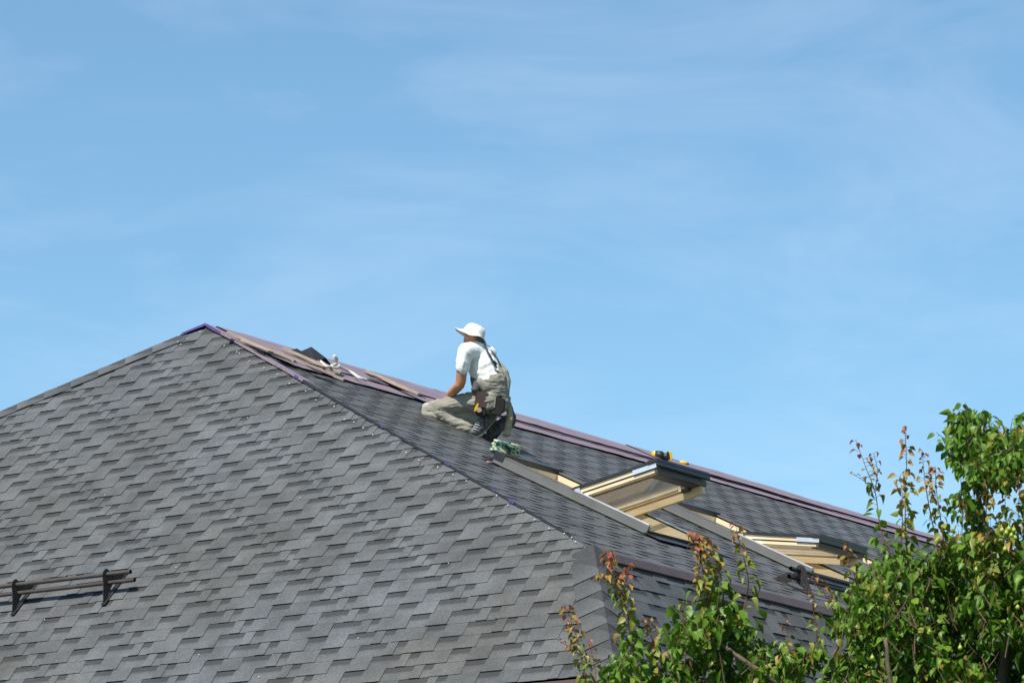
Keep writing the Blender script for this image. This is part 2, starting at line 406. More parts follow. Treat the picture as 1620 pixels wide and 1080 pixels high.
# half planes a*q+b*s<=c on the front: right hips (q = -y)
def line_hp(p, r, inside):
    a, b = r[1] - p[1], -(r[0] - p[0]); c = a * p[0] + b * p[1]
    return (a, b, c) if a * inside[0] + b * inside[1] <= c else (-a, -b, -c)
inF = (0.0, 3.0)
hpF = [line_hp((0, 0), (-YK, SK), inF), line_hp((-YK, SK), (-YE, STOT), inF), line_hp((0, 0), (-YBK, SK), inF), line_hp((-YBK, SK), (-YBE, STOT), inF)]
lay(face_f, STOT + 0.02, 0.10, -5.2, 6.2, hpF + [(0, -1, -0.03)], slope_f, 0.30)
hpR = [line_hp((0, 0), (XK, VB), (3, 3)), (0, -1, -0.36), (0, 1, VB + 0.012)]
lay(face_r, VB + 0.012, 0.42, XK - 0.3, RL - 0.2, hpR, slope_r, 0.1, SKY, 0.45)
hpL = [line_hp((XK, 0), (XE, VL), (3, 0.5)), (0, -1, -0.02)]
lay(face_r2, VL + 0.02, 0.02, XE - 0.2, RL, hpL, slope_l, 0.55)

pieces.sort(key=lambda p: -p[0])
rest = {}
for n_, (ar, slope, j, whole, pl, fr, cx, lift, tw, thn) in enumerate(pieces):
    o, a, b, c = fr
    if n_ < 300:
        lp = [(x - cx, d) for x, d in pl]
        if whole and j in tooth_cache: me = tooth_cache[j]
        else:
            v, f, pv = piece(lp, 0, 0.0030, 0.0106, 0.0046, band_tooth)
            me = bpy.data.meshes.new('shingle'); me.from_pydata(v, [], f); me.materials.append(M['shingle']); set_print(me, pv)
            if whole: tooth_cache[j] = me
        ob = bpy.data.objects.new('shingle', me); link(ob, slope)
        m3 = Matrix((a, b, c)).transposed()
        ob.matrix_local = Matrix.Translation(o + a * cx + c * lift) @ m3.to_4x4() @ Matrix.Rotation(RAD(tw), 4, 'Z')
    else:
        v, f, pv = piece(pl, 0, 0.0030 * thn, 0.0106 * thn, 0.0046 * thn, band_tooth)
        r = rest.setdefault(slope.name, (slope, [], [], []))
        bse = len(r[1]); r[1].extend(o + a * x + b * d + c * (h + lift) for x, d, h in v); r[2].extend(tuple(bse + k for k in ff) for ff in f); r[3].extend(pv)
for sl, v, f, pv in rest.values():
    me = bpy.data.meshes.new('shingles'); me.from_pydata([tuple(p) for p in v], [], f); me.materials.append(M['shingle']); set_print(me, pv)
    tag(link(bpy.data.objects.new('shingles', me), sl), kind='stuff')

# ------------------------------------------------------------------ hip caps
def hip_caps(name, P0, P1, na, nb, step, half, n0, label, th=0.008, skip_top=0.0):
    """capping shingles bent over a hip from P0 (low) to P1 (high); na, nb = directions down each side"""
    P0, P1 = Vector(P0), Vector(P1); d = (P1 - P0); Ln = d.length; d.normalize()
    nrm = (d.cross(na)).normalized(); nrm = nrm if nrm.z > 0 else -nrm
    nr2 = (d.cross(nb)).normalized(); nr2 = nr2 if nr2.z > 0 else -nr2
    up = (nrm + nr2).normalized()
    base = MB(); base.poly([P0 + na * half * .9 + nrm * .012, P0 + up * .022, P0 + nb * half * .9 + nr2 * .012, P1 + na * half * .9 + nrm * .012, P1 + up * .022, P1 + nb * half * .9 + nr2 * .012], [(0, 1, 4, 3), (1, 2, 5, 4)])
    hip = base.build(name, M['deck'], house); hip['label'] = label
    n = int((Ln - skip_top) / step)
    for i in range(n):
        a = P0 + d * (i * step - 0.01); b = P0 + d * ((i + 1) * step + 0.05)
        lo, hi = n0 + 0.013 + rnd.uniform(0, .003), n0 + 0.004
        hw = half * rnd.uniform(.97, 1.04)
        def row(P, h): return [P + na * hw + nrm * h, P + na * hw * .12 + (nrm * .8 + up * .2) * h, P + up * (h * 1.12), P + nb * hw * .12 + (nr2 * .8 + up * .2) * h, P + nb * hw + nr2 * h]
        r0, r1 = row(a, lo), row(b, hi); r2, r3 = row(a, lo - th), row(b, hi - th)
        pts = r0 + r1 + r2 + r3; f = []
        for k in range(4): f += [(k, k + 1, 5 + k + 1, 5 + k), (10 + k + 1, 10 + k, 15 + k, 15 + k + 1), (k + 1, k, 10 + k, 10 + k + 1), (5 + k, 5 + k + 1, 15 + k + 1, 15 + k)]
        f += [(0, 5, 15, 10), (5 - 1, 14, 19, 9)]
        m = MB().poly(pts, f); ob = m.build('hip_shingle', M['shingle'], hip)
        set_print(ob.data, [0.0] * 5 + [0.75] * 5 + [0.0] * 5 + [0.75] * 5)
    return hip
dF_up = Vector((-math.cos(AL), 0, -math.sin(AL))); dF_lo = Vector((-math.cos(GF), 0, -math.sin(GF)))
dB = Vector((0, math.cos(BB), -math.sin(BB)))
PK = Vector((XK, YK, z1)); PE = Vector((XE, YE, z2)); PA = Vector((0, 0, ZA)); PKL = Vector((XK, YBK, z1)); PEL = Vector((XE, YBE, z2))
def perp(v, d): d = d.normalized(); r = v - d * v.dot(d); return r.normalized()
dh = PK - PE
hip_caps('hip', PE - dh.normalized() * 0.03, PK + dh.normalized() * 0.06, perp(dF_lo, dh) if perp(dF_lo, dh).y > 0 else perp(Vector((0, 1, 0)), dh), perp(Vector((1, 0, 0)), dh), 0.182, 0.17, 0.008, 'short steep hip with bent capping shingles above the fascia')
dl = (PA - PKL)
PLtop = PA - dl.normalized() * 0.20
hip_caps('hip', PA - dl.normalized() * 5.6, PLtop, perp(Vector((0, -1, 0)), dl) if False else perp(dF_up, dl), perp(dB, dl), 0.245, 0.105, 0.008, 'long far hip with overlapping capping shingles against the sky')

# violet film and under felt showing at the open hip and the peak
mb = MB(); dhu = (PK - PA).normalized()
nF = Vector((-math.sin(AL), 0, math.cos(AL)))
aF, aR = perp(dF_up, dhu), perp(Vector((1, 0, 0)), dhu)
def hip_strip(name, t0, t1, wa, wb, na, nb, mat, wob=0.01, n=40, th=.003):
    va, vf = [], []
    for i in range(n + 1):
        t = t0 + (t1 - t0) * i / n; P = PA + dhu * t
        k = noise.noise(Vector((t * 3, wa * 9, 0))) * wob; k2 = noise.noise(Vector((t * 4, 7, wb))) * wob
        va += [P + aF * (wa + k) + nF * na, P + (nF + Nd).normalized() * (max(na, nb) + .006), P + aR * (wb + k2) + Nd * nb]
    for i in range(n): b = 3 * i; vf += [(b, b + 1, b + 4, b + 3), (b + 1, b + 2, b + 5, b + 4)]
    return mesh_obj(name, va, vf, mat, house)
hip_strip('hip_underlay', 0.05, 6.3, 0.003, 0.012, 0.018, 0.020, M['black_felt'], .006)
hip_strip('hip_membrane', 0.0, 1.9, -0.001, 0.11, 0.020, 0.026, M['membrane'], .004)
hip_strip('hip_film', 0.02, 0.32, 0.002, -0.012, 0.0215, 0.0268, M['film'], .010)
for k, t in enumerate((1.75, 3.3, 4.35, 5.1, 5.35)):
    hip_strip('hip_film', t, t + (0.07, 0.04, 0.08, 0.05, .09)[k], 0.003, -0.012, 0.0225, 0.0285, M['film'], .012, 8)
# peak: film folded over the top of the far hip
mb = MB(); up_l = perp(dF_up, dl); up_b = perp(dB, dl); dln = dl.normalized()
n1 = dln.cross(up_l); n1 = n1 if n1.z > 0 else -n1
for t0, t1, w0, w1 in ((0.0, 0.21, 0.03, 0.008),):
    mb.poly([PA - dln * t0 + up_l * w0 + n1 * .026, PA - dln * t0 + HZ * .034, PA - dln * t0 + up_b * .12 + HZ * .02,
             PA - dln * t1 + up_l * w1 + n1 * .026, PA - dln * t1 + HZ * .036, PA - dln * t1 + up_b * .10 + HZ * .02], [(0, 1, 4, 3), (1, 2, 5, 4)])
mb.build('peak_film', M['film'], house)

# ------------------------------------------------------------------ nails left along the hips
nv = MB()
def nail(Ploc, nrm, r=0.008):
    m = MB(); a = nrm.orthogonal().normalized(); b = nrm.cross(a)
    ring = [Ploc + (a * math.cos(k * math.pi / 3) + b * math.sin(k * math.pi / 3)) * r for k in range(6)]
    m.prism(ring, nrm * 0.005); m.build('nail', M['zinc'], slope_f)
nails = [(283,531),(291,527),(294,527),(296,536),(317,525),(282,541),(286,545),(355,547),(375,557),(379,559),(395,571),(418,582),(439,592),(458,607),(484,619),(500,633),(529,643),(545,664),(560,668),(575,677),(590,688),(643,716),(663,728),(693,739),(717,751),(738,761),(786,784),(804,799),(828,808),(846,822),(869,836),(893,844),(905,850),(911,857)]
nails += [(90,712),(392,661),(475,787),(323,873),(565,886),(166,783),(279,897),(567,1009),(710,891),(315,1035),(71,980),(410,1070),(195,905)]
for k_, (x, y) in enumerate(nails):
    o = HINV @ CAM; d = HINV.to_3x3() @ (at(x, y, 10) - CAM)
    n_f = nF if y < 880 else Vector((-math.sin(GF), 0, math.cos(GF))); p0 = PA if y < 880 else PK
    t = (p0 + n_f * 0.017 - o).dot(n_f) / d.dot(n_f); nail(o + d * t, n_f, 0.0062 if k_ < 34 else 0.0045)

# ------------------------------------------------------------------ break flashing on the long side, ridge membranes
mb = MB()
mb.prism([rl(XK + 0.2, VB - 0.02, .021), rl(XK + 0.2, VB + 0.03, .021), Vector((XK + 0.2, YK, z1)) + Vl * .085 + Nl * .028, Vector((XK + 0.2, YK, z1)) + Vl * .085 + Nl * .012, rl(XK + 0.2, VB, 0.014)], (RL - XK - 0.3, 0, 0))
mb.build('break_flashing', M['flash_brown'], house)
def membrane(name, u0, u1, v0, v1, n, seed, over=0.0, mat='membrane', wob=.015, nv_=6, taper=True):
    nu = max(2, int((u1 - u0) / 0.12)); P, F = [], []
    vs = [v0 + (v1 - v0) * i / nv_ for i in range(nv_ + 1)]
    if v0 < 0: vs = [v0] + [v1 * i / (nv_ - 1) for i in range(nv_)]
    for i in range(nu + 1):
        u = u0 + (u1 - u0) * i / nu; kt = max(1.0, 1.6 - .085 * u) if taper else 1.0
        for j, v in enumerate(vs):
            v = v * kt if v > 0 else v
            h = n + 0.006 * noise.noise(Vector((u * 1.3, v * 2.2, seed))) + 0.004 * noise.noise(Vector((u * 6, v * 5, seed)))
            e = wob * noise.noise(Vector((u * 1.7, seed, 3))) if j == nv_ else 0
            if v < 0: p = Vector((u, 0, ZA)) + Vector((0, math.cos(BB), -math.sin(BB))) * (-v) + Vector((0, math.sin(BB), math.cos(BB))) * h
            elif v == 0: p = rl(u, 0, 0) + HZ * (h * 1.05)
            else: p = rl(u, v + e, h)
            P.append(p)
    w = nv_ + 1
    for i in range(nu):
        for j in range(nv_): F.append((i * w + j, i * w + j + 1, (i + 1) * w + j + 1, (i + 1) * w + j))
    o = mesh_obj(name, P, F, M[mat], house, True); return o
membrane('ridge_underlay', 0.02, RL, 0.0, 0.62, 0.020, 1.0, nv_=5)
o = membrane('ridge_underlay', 0.15, 3.3, -0.25, 0.42, 0.034, 2.0, nv_=4)
for k, (a, b) in enumerate(((3.2, 6.4), (6.33, 9.6), (9.5, 13.0), (12.9, RL))):
    membrane('ridge_underlay', a, b, -0.24, 0.36 + .03 * math.sin(k * 2.3), 0.036 + 0.006 * (k % 2), 5.0 + k, nv_=5)
membrane('ridge_joint', 3.2, RL, 0.385, 0.42, 0.030, 9.0, mat='black_felt', nv_=1)

# ------------------------------------------------------------------ skylights
def skylight(idx, u0, u1, v0, v1, tilt, label):
    W, Lh = u1 - u0, v1 - v0; vm = (v0 + v1) / 2 - 0.02
    U = Vector((1, 0, 0)); H = 0.064
    # frame (pine lining)
    m = MB(); t = 0.045; dp = -0.30
    def fb(ua, ub, va, vb, na, nb_, mm): mm.box(rl(ua, va, na), U * (ub - ua), Vd * (vb - va), Nd * (nb_ - na))
    fb(u0, u0 + t, v0, v1, dp, H, m); fb(u1 - t, u1, v0, v1, dp, H, m)
    fb(u0 + t, u1 - t, v0, v0 + t, dp, H, m); fb(u0 + t, u1 - t, v1 - t, v1, dp, H - .03, m)
    root = m.build('skylight', M['pine'], house); root['label'] = label
    # side flashings with skirt
    for sgn, ua in ((-1, u0), (1, u1)):
        m = MB(); e = ua + sgn * .014
        pr = [rl(ua + sgn * .002, v0 - .06, H + .012), rl(e, v0 - .06, H + .012), rl(e + sgn * .004, v0 - .06, .022), rl(e + sgn * .035, v0 - .06, .019), rl(e + sgn * .035, v0 - .06, .016), rl(ua + sgn * .002, v0 - .06, .016)]
        m.prism(pr, Vd * (Lh + .075)); m.build('side_flashing', M['flash_grey'], root)
        m = MB(); lo, hi = min(ua - sgn * .03, ua + sgn * .012), max(ua - sgn * .03, ua + sgn * .012)
        fb(lo, hi, vm + .06, v1 + .005, H + .0135, H + .021, m); m.build('edge_trim', M['alu_edge'], root)
        m = MB(); fb(lo - .004, hi + .004, v0 - .05, vm - .0, H + .014, H + .024, m); m.build('side_cover', M['flash_grey'], root)
    m = MB(); m.box(rl(u0 - .04, v1 + .004, .018), U * (W + .08), Vd * .16, Nd * .004); fb(u0 - .012, u1 + .012, v1 + .001, v1 + .02, .022, H - .022, m)
    m.build('apron', M['cladding'], root)
    m = MB(); fb(u0 - .02, u1 + .03, v0 - .075, v0 + .035, H - .03, H + .040, m); fb(u0 - .05, u1 + .05, v0 - .16, v0 - .06, .018, .03, m)
    m.build('hood', M['cladding'], root, bevel=.006)
    # attic space behind
    m = MB(); fb(u0 + t, u1 - t, v0 + t, v1 - t, dp - .02, dp, m); m.build('reveal_back', M['dark_room'], root)
    # sash turned about its middle axis
    th = RAD(tilt); Ld = Vd * math.cos(th) + Nd * math.sin(th); Ns = Nd * math.cos(th) - Vd * math.sin(th)
    g_ = .012; O = rl(u0 + t * .3 + g_, vm, H + .018); SW = W - 2 * (t * .3 + g_); hl = Lh / 2 - .005
    def sb(mm, a, b, l0, l1, k0, k1): mm.box(O + U * a + Ld * l0 + Ns * k0, U * (b - a), Ld * (l1 - l0), Ns * (k1 - k0))
    m = MB(); st = .062
    for a, b in ((0, st), (SW - st, SW)):
        sb(m, a, b, -hl, hl, -.036, -.004)
        if a > 0: sb(m, a + .012, b - .008, -hl, hl - .012, -.135, -.0715)
        sb(m, a + (.006 if a == 0 else 0), b - (0 if a == 0 else .006), -hl, hl - .01, -.070, -.046)
    sb(m, st, SW - st, -hl, -hl + .075, -.075, -.004); sb(m, st, SW - st, hl - .095, hl - .02, -.075, -.004)
    sash = m.build('sash', M['pine_pale'] if False else M['pine'], root)
    m = MB()
    for a, b in ((.004, st - .003), (SW - st + .003, SW - .004)): sb(m, a, b, -hl + .002, hl - .012, -.046, -.036)
    m.build('gasket', M['cladding'], root)
    m = MB()
    sb(m, -.012, .05, -hl, hl + .01, -.003, .018); sb(m, SW - .05, SW + .012, -hl, hl + .01, -.003, .018)
    sb(m, .05, SW - .05, -hl, -hl + .08, -.003, .018)
    m.build('sash_cladding', M['cladding'], root)
    m = MB(); sb(m, -.02, SW + .02, hl - .06, hl + .035, -.003, .026); sb(m, -.02, SW + .02, hl + .012, hl + .035, -.034, -.003); sb(m, st + .001, SW - st - .001, hl - .10, hl - .019, -.080, -.0755)  # last box: dark sheet that puts shade on the pine rail's underside
    m.build('cover_and_rail_shade', M['cladding'], root, bevel=.004)
    m = MB(); sb(m, 0, SW, hl - .018, hl + .004, -.078, -.036); m.build('rail_shade', M['flash_brown'], root)  # brown strip painting the pine bottom rail's outer face as shaded
    m = MB(); sb(m, -.009, -.001, hl - .20, hl + .008, -.040, -.004); m.build('end_cap', M['alu_edge'], root)
    m = MB(); sb(m, st - .01, SW - st + .01, -hl + .06, hl - .09, -.066, -.058); m.build('pane', M['glass'], root)
    m = MB(); a = SW - st - .10
    m.tube([O + U * a + Ld * (-hl + .15) - Ns * .084, O + U * a + Ld * (hl - .16) - Ns * .084], .013, 12); m.build('blind', M['blind'], root, True)
    m = MB(); sb(m, SW - st - .03, SW - st + .0, hl - .17, hl - .10, -.095, -.055); m.build('blind_bracket', M['cladding'], root)
    m = MB(); sb(m, -.013, .02, -.05, .05, -.03, .0); m.build('hinge', M['alu_edge'], root)
    return root
LBL = ['skylight nearest the worker with its sash swung wide open', 'middle skylight with its sash half open', 'rightmost skylight half hidden by the leaves']
for i, a in enumerate(SKY): skylight(i, *a, LBL[i])

# ------------------------------------------------------------------ snow guards
def snow_guard(o, a, d, n, a0, a1, brackets, mat_t, label):
    """o on the roof at the foot line; a along, d down the slope, n normal"""
    root = None
    m = MB(); m.tube([o + a * a0 + d * -.185 + n * .142, o + a * a1 + d * -.185 + n * .142], .0165, 10, False)
    m.tube([o + a * a0 + d * -.185 + n * .142, o + a * a1 + d * -.185 + n * .142], .013, 10, False)
    root = m.build('snow_guard', mat_t, house, True); root['label'] = label
    m = MB(); m.tube([o + a * (a0 - .02) + d * -.16 + n * .084, o + a * (a1 + .02) + d * -.16 + n * .084], .0165, 10, False)
    m.tube([o + a * (a0 - .02) + d * -.16 + n * .084, o + a * (a1 + .02) + d * -.16 + n * .084], .013, 10, False)
    m.build('rail', mat_t, root, True)
    for k in brackets:
        p = lambda x, h: o + a * (k - .003) + d * (x + .125 * min(1, -x / .22)) + n * h
        m = MB()
        m.prism([p(0, .016), p(-.03, .016), p(-.18, .05), p(-.25, .055), p(-.27, .10), p(-.28, .175), p(-.31, .19), p(-.345, .18), p(-.352, .14), p(-.33, .06), p(-.22, .014), p(-.0, .008)][::-1] if False else
                [p(.0, .018), p(-.235, .13), p(-.262, .172), p(-.285, .185), p(-.312, .187), p(-.335, .178), p(-.345, .15), p(-.345, .06), p(-.25, .042), p(-.11, .018)], a * .006)
        m.prism([p(-.34, .085), p(-.335, .105), p(-.39, .10), p(-.47, .03), p(-.48, .018), p(-.37, .018), p(-.335, .06)], a * .006)
        m.box(o + a * (k - .02) + d * -.37 + n * .012, a * .04, d * .38, n * .005)
        b = m.build('bracket', M['dark_steel'], root)
        m = MB()
        for (x, h) in ((-.29, .10), (-.265, .095), (-.225, .06), (-.17, .045), (-.09, .03), (-.40, .07), (-.43, .05)):
            c = p(x, h) + a * -.0035; m.tube([c, c + a * .003], .0042, 6)
        m.build('bolt', M['flash_grey'], b)
    return root
A_F = Vector((0, -1, 0))
def on_f(x, y, n=0.0):
    o = HINV @ CAM; d = HINV.to_3x3() @ (at(x, y, 10) - CAM); p0 = PA + nF * n
    t = (p0 - o).dot(nF) / d.dot(nF); return o + d * t
og = on_f(165, 957, 0.0)
sg_end = (on_f(218, 903, .142) - og).dot(A_F) - .07
snow_guard(og, A_F, dF_up, nF, -3.6, sg_end, (-2.62, -1.74, -0.87, 0.0), M['tube_steel'], 'two-rail snow guard on the front slope')
ur, vr = on_r(1284, 944, 0.0)
u1_, v1_ = on_r(1237, 906, .142)
snow_guard(rl(ur, vr), Vector((1, 0, 0)), Vd, Nd, -.13, 4.2, (0.0, 0.85, 1.7, 2.55, 3.4), M['black_steel'], 'dark two-rail snow guard below the skylights')

# ------------------------------------------------------------------ loose things on the ridge
def lay_box(name, p, q, w, h, n, mat, label, cat, group=None, bevel=.003, roll=0.0):
    """a plank on the long slope from (u,v) p to q"""
    a = rw(*p, n); b = rw(*q, n); d = (b - a); Ln = d.length; d.normalize()
    nw = (HOUSE.to_3x3() @ Nd).normalized(); s = nw.cross(d).normalized(); nn = d.cross(s)
    mat4 = Matrix((s, d, nn)).transposed().to_4x4(); mat4.translation = a
    m = MB().box((-w / 2, 0, 0), (w, 0, 0), (0, Ln, 0), (0, 0, h))
    o = m.build(name, mat, None, bevel=bevel); o.matrix_world = mat4
    return tag(o, label, cat, group)
G = 'battens left on the ridge'
def uv(x, y, n=0.05): return on_r(x, y, n)
def ridge_plank(x0, y0, ln, ang, w, h, n, label, mat='batten', cat='batten', nm='batten'):
    u, v = uv(x0, y0, n); v = max(v, -0.02)
    return lay_box(nm, (u, v), (u + ln * math.sin(ang), v + ln * math.cos(ang)), w, h, n, M[mat], label, cat, G if cat == 'batten' else None)
ridge_plank(358, 528, 0.62, .35, .045, .022, .048, 'thin pale batten lying nearest the roof peak')
ridge_plank(384, 540, 0.26, .25, .10, .02, .047, 'short wide offcut of pale wood near the roof peak')
ridge_plank(418, 551, 0.70, .45, .04, .022, .05, 'long thin batten in the middle of the ridge sheets')
ridge_plank(447, 553, 0.55, .30, .045, .024, .052, 'batten ending beside the black shingles')
ridge_plank(579, 589, 0.56, .12, .045, .024, .050, 'batten lying closest to the kneeling worker')
def sheet(name, pts_uvn, th, mat, label, cat, group=None):
    P = [rw(u, v, n) for u, v, n in pts_uvn]; c = sum(P, Vector()) / len(P); nw = (P[1] - P[0]).cross(P[2] - P[0]).normalized()
    nw = nw if nw.z > 0 else -nw
    o = MB().prism([p - c for p in P], nw * th).build(name, mat); o.location = c
    return tag(o, label, cat, group)
def quad(cx, cy, lu, lv, rot, n, dn1=0.0, dn2=0.0):
    u, v = uv(cx, cy, n); c, s = math.cos(rot), math.sin(rot)
    f = lambda a, b, e: (u + a * c - b * s, v + a * s + b * c, n + e)
    return [f(-lu / 2, -lv / 2, 0), f(lu / 2, -lv / 2, dn1), f(lu / 2, lv / 2, dn1 + dn2), f(-lu / 2, lv / 2, dn2)]
G2 = 'loose dark shingle strips on the ridge'
sheet('loose_shingle', quad(432, 560, .38, .18, .2, .052), .005, M['black_felt'], 'dark strip lying flat between the pale battens', 'shingle', G2)
sheet('loose_shingle', quad(508, 588, .22, .16, .4, .052), .005, M['black_felt'], 'small dark strip at the foot of the long batten', 'shingle', G2)
sheet('loose_shingle', quad(634, 613, .12, .5, .05, .048), .005, M['black_felt'], 'dark strip lying along the batten nearest the worker', 'shingle', G2)
sheet('loose_shingle', quad(590, 595, .16, .07, .0, .06), .005, M['black_felt'], 'tiny dark scrap on the ridge line left of the worker', 'shingle', G2)
# black bent shingles standing up against the sky
u_, v_ = uv(487, 566, .05)
def bent(name, c, pts, label):
    P = [rw(u_ + a, v_ + b, n) for a, b, n in pts]; o0 = sum(P, Vector()) / len(P)
    n2 = len(P) // 2; m = MB(); off = Vector((0.0, 0.004, 0.003))
    vv = [p - o0 for p in P] + [p - o0 + off for p in P]
    f = []
    for i in range(n2 - 1):
        a, b, c_, d_ = 2 * i, 2 * i + 1, 2 * i + 3, 2 * i + 2; k = len(P)
        f += [(a, b, c_, d_), (k + d_, k + c_, k + b, k + a), (a, d_, k + d_, k + a), (b, k + b, k + c_, c_)]
    f += [(0, k, k + 1, 1), (k - 2, k - 1, 2 * k - 1, 2 * k - 2)]
    m.poly(vv, f); o = m.build(name, M['black_felt']); o.location = o0
    return tag(o, label, 'shingle', 'black shingles bent up on the ridge')
bent('bent_shingle', 0, [(.0, .08, .05), (-.06, -.08, .05), (.12, .08, .10), (.09, -.08, .135), (.24, .09, .045), (.21, -.04, .06)], 'larger black shingle bent into a tent on the ridge')
bent('bent_shingle', 0, [(-.15, .07, .05), (-.18, -.07, .055), (-.07, .07, .07), (-.09, -.07, .09), (-.0, .05, .05), (-.02, -.07, .055)], 'smaller black shingle just left of the tented one')
# white rope end with a knot
def rope_from(name, pts, r, mat, label, cat, extra=()):
    c = Vector(pts[0]); m = MB()
    P = [Vector(p) for p in pts]; S = []
    for i in range(len(P) - 1):
        p0, p1, p2, p3 = P[max(i - 1, 0)], P[i], P[i + 1], P[min(i + 2, len(P) - 1)]
        for k in range(6):
            t = k / 6; S.append(.5 * (2 * p1 + (p2 - p0) * t + (2 * p0 - 5 * p1 + 4 * p2 - p3) * t * t + (3 * p1 - p0 - 3 * p2 + p3) * t ** 3))
    S.append(P[-1]); m.tube([p - c for p in S], r, 8)
    o = m.build(name, mat, None, True); o.location = c
    return tag(o, label, cat)
def RP(x, y, n): u, v = on_r(x, y, n); return rw(u, v, n)
wp = [RP(507, 571, .06), RP(514, 578, .075), RP(522, 580, .08), RP(530, 577, .085), RP(537, 579, .085), RP(530, 582, .08), RP(524, 579, .085), RP(531, 575, .10)]
d_ = proj(wp[-1])[2]
wp += [at(529, 568, d_ - .02), at(529, 563, d_ - .02), at(533, 567, d_), RP(532, 577, .09), RP(541, 582, .07), RP(556, 589, .06), RP(568, 597, .055), RP(580, 601, .055)]
rope_from('rope', wp, .0125, M['rope_white'], 'white rope with a knot beside the black bent shingles', 'rope')

# coiled climbing rope at the head of the first skylight
def rope_mat():
    m, n, p, out = new_mat('speckled_rope'); l = n.links.new; p.inputs['Roughness'].default_value = .8
    t = n.nodes.new('ShaderNodeTexCoord'); z = n.nodes.new('ShaderNodeTexNoise'); z.inputs['Scale'].default_value = 26; z.inputs['Detail'].default_value = 2
    r = n.nodes.new('ShaderNodeValToRGB'); e = r.color_ramp.elements; e[0].position = .40; e[0].color = (.035, .085, .075, 1); e[1].position = .60; e[1].color = (.50, .47, .26, 1)
    k = e.new(.50); k.color = (.26, .38, .27, 1)
    l(t.outputs['Object'], z.inputs['Vector']); l(z.outputs['Fac'], r.inputs['Fac']); l(r.outputs['Color'], p.inputs['Base Color']); return m
M['rope_coil'] = rope_mat()
uc, vc = on_r(793, 729, 0.02)
c0 = rw(uc, vc, .03); rr = random.Random(5); pts = []
su = (HOUSE.to_3x3() @ Vector((1, 0, 0))); sv = HOUSE.to_3x3() @ Vd; sn = HOUSE.to_3x3() @ Nd
for i in range(150):
    a = i * .52; k = rr.uniform(.85, 1.1); tw = i / 150
    pts.append(Vector(su * (math.cos(a) * .135 * k) + sv * (math.sin(a) * .085 * k) + sn * (.02 + .095 * abs(math.sin(a * .5 + tw * 4)) * (0.35 + .65 * tw) + .035 * tw)))
m = MB(); m.tube(pts, .0115, 6); cr = m.build('rope_coil', M['rope_coil'], None, True); cr.location = c0
tag(cr, 'heap of green and yellow rope beside the open skylight', 'rope')
p_ = RP(771, 731, .03) - c0
m = MB(); m.tube([p_ - su * .0, p_ + su * .05], .013, 8); m.build('rope_end', simple('pink_tape', (.30, .17, .14), None, 30, .7), cr, True)

# cordless drill and spare battery on the ridge
M['yellow'] = simple('yellow_plastic', (.80, .47, .02), (.68, .38, .015), 30, .4)
M['black_pl'] = simple('black_plastic', (.018, .018, .02), (.012, .012, .012), 40, .5)
def capsule(bm_list): pass
dd = RP(1045, 727, .03); dp0 = proj(dd)[2]
drill = empty('drill', dd); tag(drill, 'yellow and black cordless drill lying on the ridge', 'drill')
ax = su; up = Vector((0, 0, 1)); sd = ax.cross(up).normalized(); k = dp0 / FPX
def dpt(x, y, dz=0.0): return at(x, y, dp0 + dz) - dd
m = MB(); m.tube([dpt(1031, 719), dpt(1035, 718.5), dpt(1037, 719), dpt(1045, 720)], [.02, .036, .038, .038], 12); m.build('motor_cap', M['yellow'], drill, True)
m = MB(); m.tube([dpt(1036, 719.2), dpt(1047, 720.2), dpt(1049, 720.4)], [.040, .042, .034], 12); m.build('housing', M['black_pl'], drill, True)
m = MB(); m.tube([dpt(1048, 720), dpt(1053, 722), dpt(1057, 722)], [.03, .034, .04], 10); m.build('grip', M['black_pl'], drill, True)
m = MB(); m.box(dpt(1055, 727.5, -.04), CR * .038, CF * .08, CU * .080); m.build('battery_seat', M['black_pl'], drill, bevel=.006)
m = MB(); m.prism([dpt(1057, 713.5, -.045), dpt(1062, 714.2, -.045), dpt(1063.5, 720, -.045), dpt(1064, 728, -.045), dpt(1060, 729, -.045), dpt(1059, 722, -.045)], CF * .09); m.build('battery', M['yellow'], drill, bevel=.005)
bt = RP(1082, 735, .03); b0 = proj(bt)[2]
bat = empty('utility_knife', bt); tag(bat, 'small yellow hand tool with dark tip to the right of the drill', 'hand tool')
m = MB(); m.tube([at(1075, 730.5, b0) - bt, at(1078, 731, b0) - bt, at(1083, 732, b0) - bt, at(1087, 733.5, b0) - bt], [.01, .021, .021, .014], 10); m.build('handle', M['yellow'], bat, True)
m = MB(); m.tube([at(1086, 733.2, b0) - bt, at(1090, 733.5, b0) - bt], [.01, .008], 8); m.build('tip', M['black_pl'], bat, True)

# ------------------------------------------------------------------ the worker
PD = proj(rw(*on_r(756, 691)))[2]
K = PD / FPX
M['skin'] = simple('sunburnt_skin', (.56, .27, .15), (.47, .20, .10), 14, .5)
M['hair'] = simple('short_grey_hair', (.20, .16, .13), (.10, .08, .065), 120, .8)
M['tshirt'] = simple('white_cotton', (.80, .79, .76), (.74, .73, .70), 9, .9, bump=.3)
M['overall'] = simple('grey_green_workwear', (.27, .257, .208), (.225, .213, .172), 16, .9, bump=.35)
M['overall_dk'] = simple('dark_workwear_panel', (.10, .10, .10), (.06, .06, .06), 20, .9)
M['knee'] = simple('pale_knee_patch', (.42, .40, .32), (.33, .31, .25), 20, .9, bump=.3)
M['hat'] = simple('offwhite_canvas', (.76, .75, .71), (.68, .67, .63), 14, .9, bump=.25)
M['strap'] = simple('dark_green_strap', (.02, .035, .04), (.012, .02, .025), 30, .7)
M['belt'] = simple('black_webbing', (.018, .017, .017), (.012, .011, .011), 30, .7)
M['pouch'] = simple('brown_leather_pouch', (.075, .045, .043), (.05, .03, .03), 20, .6)
